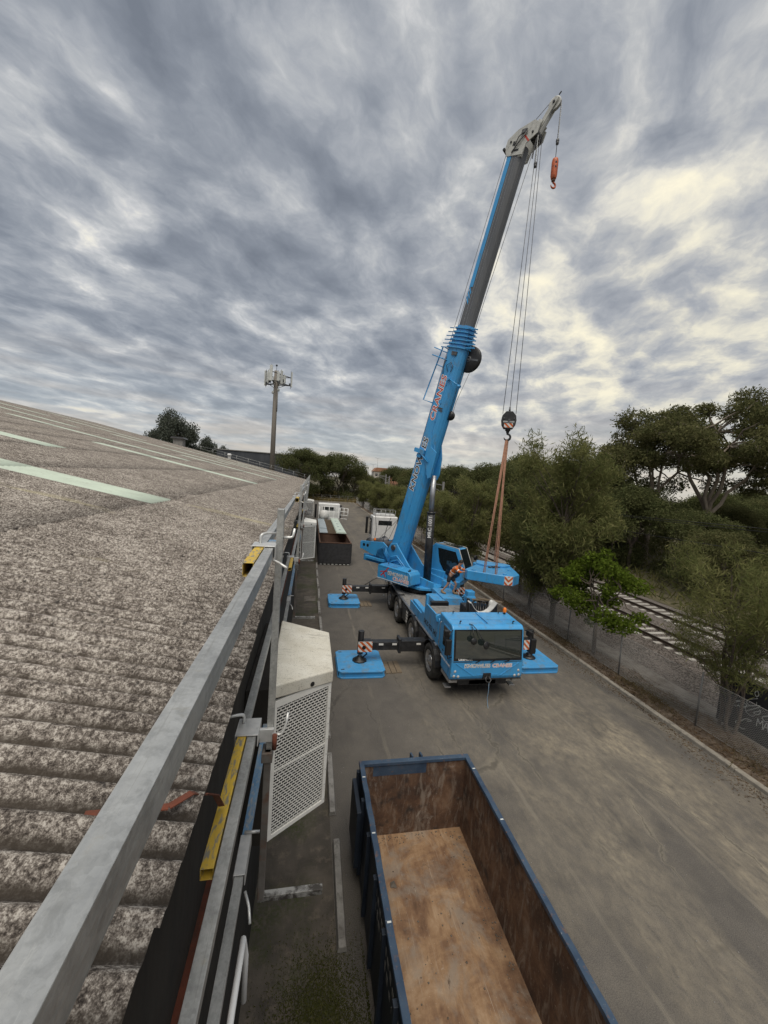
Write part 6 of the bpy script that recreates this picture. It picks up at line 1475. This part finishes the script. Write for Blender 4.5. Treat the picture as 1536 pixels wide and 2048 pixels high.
G4 = lambda: make_gum(47, 10.5, 4.6, 46, 'leaf_gum', 'trunk_dark', 30000, .28, .06, .10, .85, (1.0, 1.7))
CA = lambda: make_feather(5, 10.5, 2.7, 27000, 'leaf_casuarina', 'trunk_dark', .36, .026, .20, 1, -.6, 80, .42)
CB = lambda: make_feather(9, 8.0, 2.3, 20000, 'leaf_casuarina', 'trunk_dark', .34, .026, .24, 2, -.6, 64, .42)
CC = lambda: make_feather(15, 6.4, 1.9, 17000, 'leaf_casuarina', 'trunk_dark', .28, .013, .26, 4, -.8, 52, .5)
MP = lambda: make_gum(61, 5.2, 1.9, 34, 'leaf_bright', 'trunk_dark', 9500, .16, .055, .34, .8, (.28, .62), .5)
SH = lambda: make_gum(73, 6.0, 2.4, 34, 'leaf_shrub', 'trunk_dark', 13000, .20, .055, .25, .9, (.5, .95))
FA = lambda: make_gum(83, 20.0, 8.5, 30, 'leaf_far', 'trunk_dark', 14000, .75, .19, .35, .75, (2.0, 3.2))
gB = 'trees in the bed between kerb and fence'
plant(CA, 'CA', 'tall dark feathery casuarina to the right of the hanging slab', 'tree', (15.0, 20.6, .1), .4, (1.0, 1.0, 1.02), gB, 'casuarina_tree')
plant(CB, 'CB', 'feathery two stemmed casuarina just left of the bright green tree', 'tree', (14.6, 22.4, .1), 1.2, (.8, .8, .92), gB, 'casuarina_tree')
plant(MP, 'MP', 'small bright green broadleaf tree standing before the railway', 'tree', (14.75, 16.7, .1), .3, 1.0, gB, 'broadleaf_tree')
plant(CC, 'CC', 'wispy multi stemmed casuarina at the right edge in front of graffiti', 'tree', (15.15, 10.3, .1), .8, (1.05, 1.05, .98), gB, 'casuarina_tree')
plant(CB, 'CB', 'leaning casuarina behind the operator cab', 'tree', (14.4, 32.5, .1), 2.2, (1.05, 1.05, 1.0), gB, 'casuarina_tree')
plant(SH, 'SH', 'pale yellowish green shrubby tree behind the slings', 'tree', (16.6, 27.0, .1), .2, 1.05, gB, 'shrub_tree')
ys_ = (38.5, 45, 52, 60, 69, 79, 90, 103)
for i, y in enumerate(ys_):
    lb = 'dull green casuarina in the fence row behind the boom, %s nearest' % ORD[i]
    plant((CA, CB)[i % 2], ('CA', 'CB')[i % 2], lb, 'tree', (14.6 + .5 * math.sin(i * 2.3), y, .1), i * 1.3, (.85, .85, .62) if i % 2 == 0 else (1.1, 1.1, .85), gB, 'casuarina_tree')
gR = 'trees beyond the railway'
plant(G1, 'G1', 'tallest eucalypt with pale forked trunk and flat dark crown at right', 'tree', (44.0, 35.5, .8), .6, (1.0, 1.0, 1.03), gR, 'gum_tree')
plant(G2, 'G2', 'leaning pale trunked eucalypt left of the tallest one', 'tree', (40.5, 39.5, .8), 2.2, (1.05, 1.05, 1.12), gR, 'gum_tree')
plant(G1, 'G1', 'second flat crowned eucalypt cut by the right picture edge', 'tree', (50.0, 31.0, .8), 3.4, (.95, .95, .95), gR, 'gum_tree')
rows = [(33, 16, 'G4', .50), (35.5, 20.5, 'G3', .50), (33.5, 25, 'G4', .55), (36, 30, 'G3', .62), (35, 36, 'G3', .80), (36, 41.5, 'G4', .90), (33.5, 46.5, 'G3', 1.02), (36.5, 51, 'G4', 1.06), (34, 56, 'G3', 1.08), (36.5, 62, 'G4', 1.05), (33, 67, 'G3', 1.05), (36, 74, 'G4', 1.10), (32, 82, 'G3', 1.05), (34, 92, 'G4', 1.10), (31, 104, 'G3', 1.05), (33, 118, 'G4', 1.15), (30, 134, 'G3', 1.1)]
wd_ = ['low dark tree on the bank under the tall eucalypts, %s from the right', 'dense dark green tree in the belt beyond the tracks, %s from the right']
for i, (x, y, k, s) in enumerate(rows):
    f = {'G3': G3, 'G4': G4}[k]
    plant(f, k, (wd_[0] % ORD[i]) if i < 4 else (wd_[1] % ORD[i - 4]), 'tree', (x, y, .3), i * 2.1, (s * 1.1, s * 1.1, s), gR, 'bank_tree')
rows2 = [(52, 40, 'G4', .7), (58, 46, 'G3', .8), (48, 50, 'G4', .85), (46, 58, 'G3', 1.15), (49, 68, 'G4', 1.25), (47, 80, 'G3', 1.3), (60, 33, 'G3', .65), (62, 28, 'G4', .6), (56, 24, 'G3', .6), (47, 23, 'G4', .55), (60, 41, 'G3', .62), (66, 43.5, 'G4', .7), (74, 50, 'G4', .8), (84, 56, 'G3', .85), (95, 68, 'G3', .95)]
for i, (x, y, k, s) in enumerate(rows2):
    plant({'G3': G3, 'G4': G4}[k], k, 'background tree filling gaps behind the railway belt, %s in depth' % ORD[i], 'tree', (x, y, .8), i * 1.7 + .5, (s * 1.15, s * 1.15, s), gR, 'bank_tree')
gE = 'trees at the far end of the yard'
for i, (x, y, k, s, lb) in enumerate(((-2.5, 127, 'G3', 1.38, 'dark round tree touching the end of the guardrail'), (3.6, 134, 'G4', 1.36, 'dark tree just left of the grey bare twigged one'), (9.5, 130, 'G3', 1.34, 'broad grey green tree straight above the parked white cab'), (15.5, 140, 'G4', 1.08, 'olive tree at the far corner of the yard fence'), (21, 150, 'G3', .80, 'smaller olive tree left of the distant houses'), (27, 165, 'G4', .8, 'small tree just below the distant houses'))):
    plant({'G3': G3, 'G4': G4}[k], k, lb, 'tree', (x, y, .2), i * 1.1, (s * 1.15, s * 1.15, s), gE, 'yard_end_tree')
gF = 'far trees beyond the roof'
for i, (x, y, s, lb) in enumerate(((-61, 190, 1.30, 'large hazy tree showing above the roof beside the ventilator'), (-53, 205, .93, 'middle hazy tree right of the large one above the roof'), (-44, 210, .78, 'smallest hazy tree above the roof nearest the phone mast'))):
    plant(FA, 'FA', lb, 'tree', (x, y, 0), i * 2 + .4, (s * .8, s * .8, s * 1.15), gF, 'far_tree')
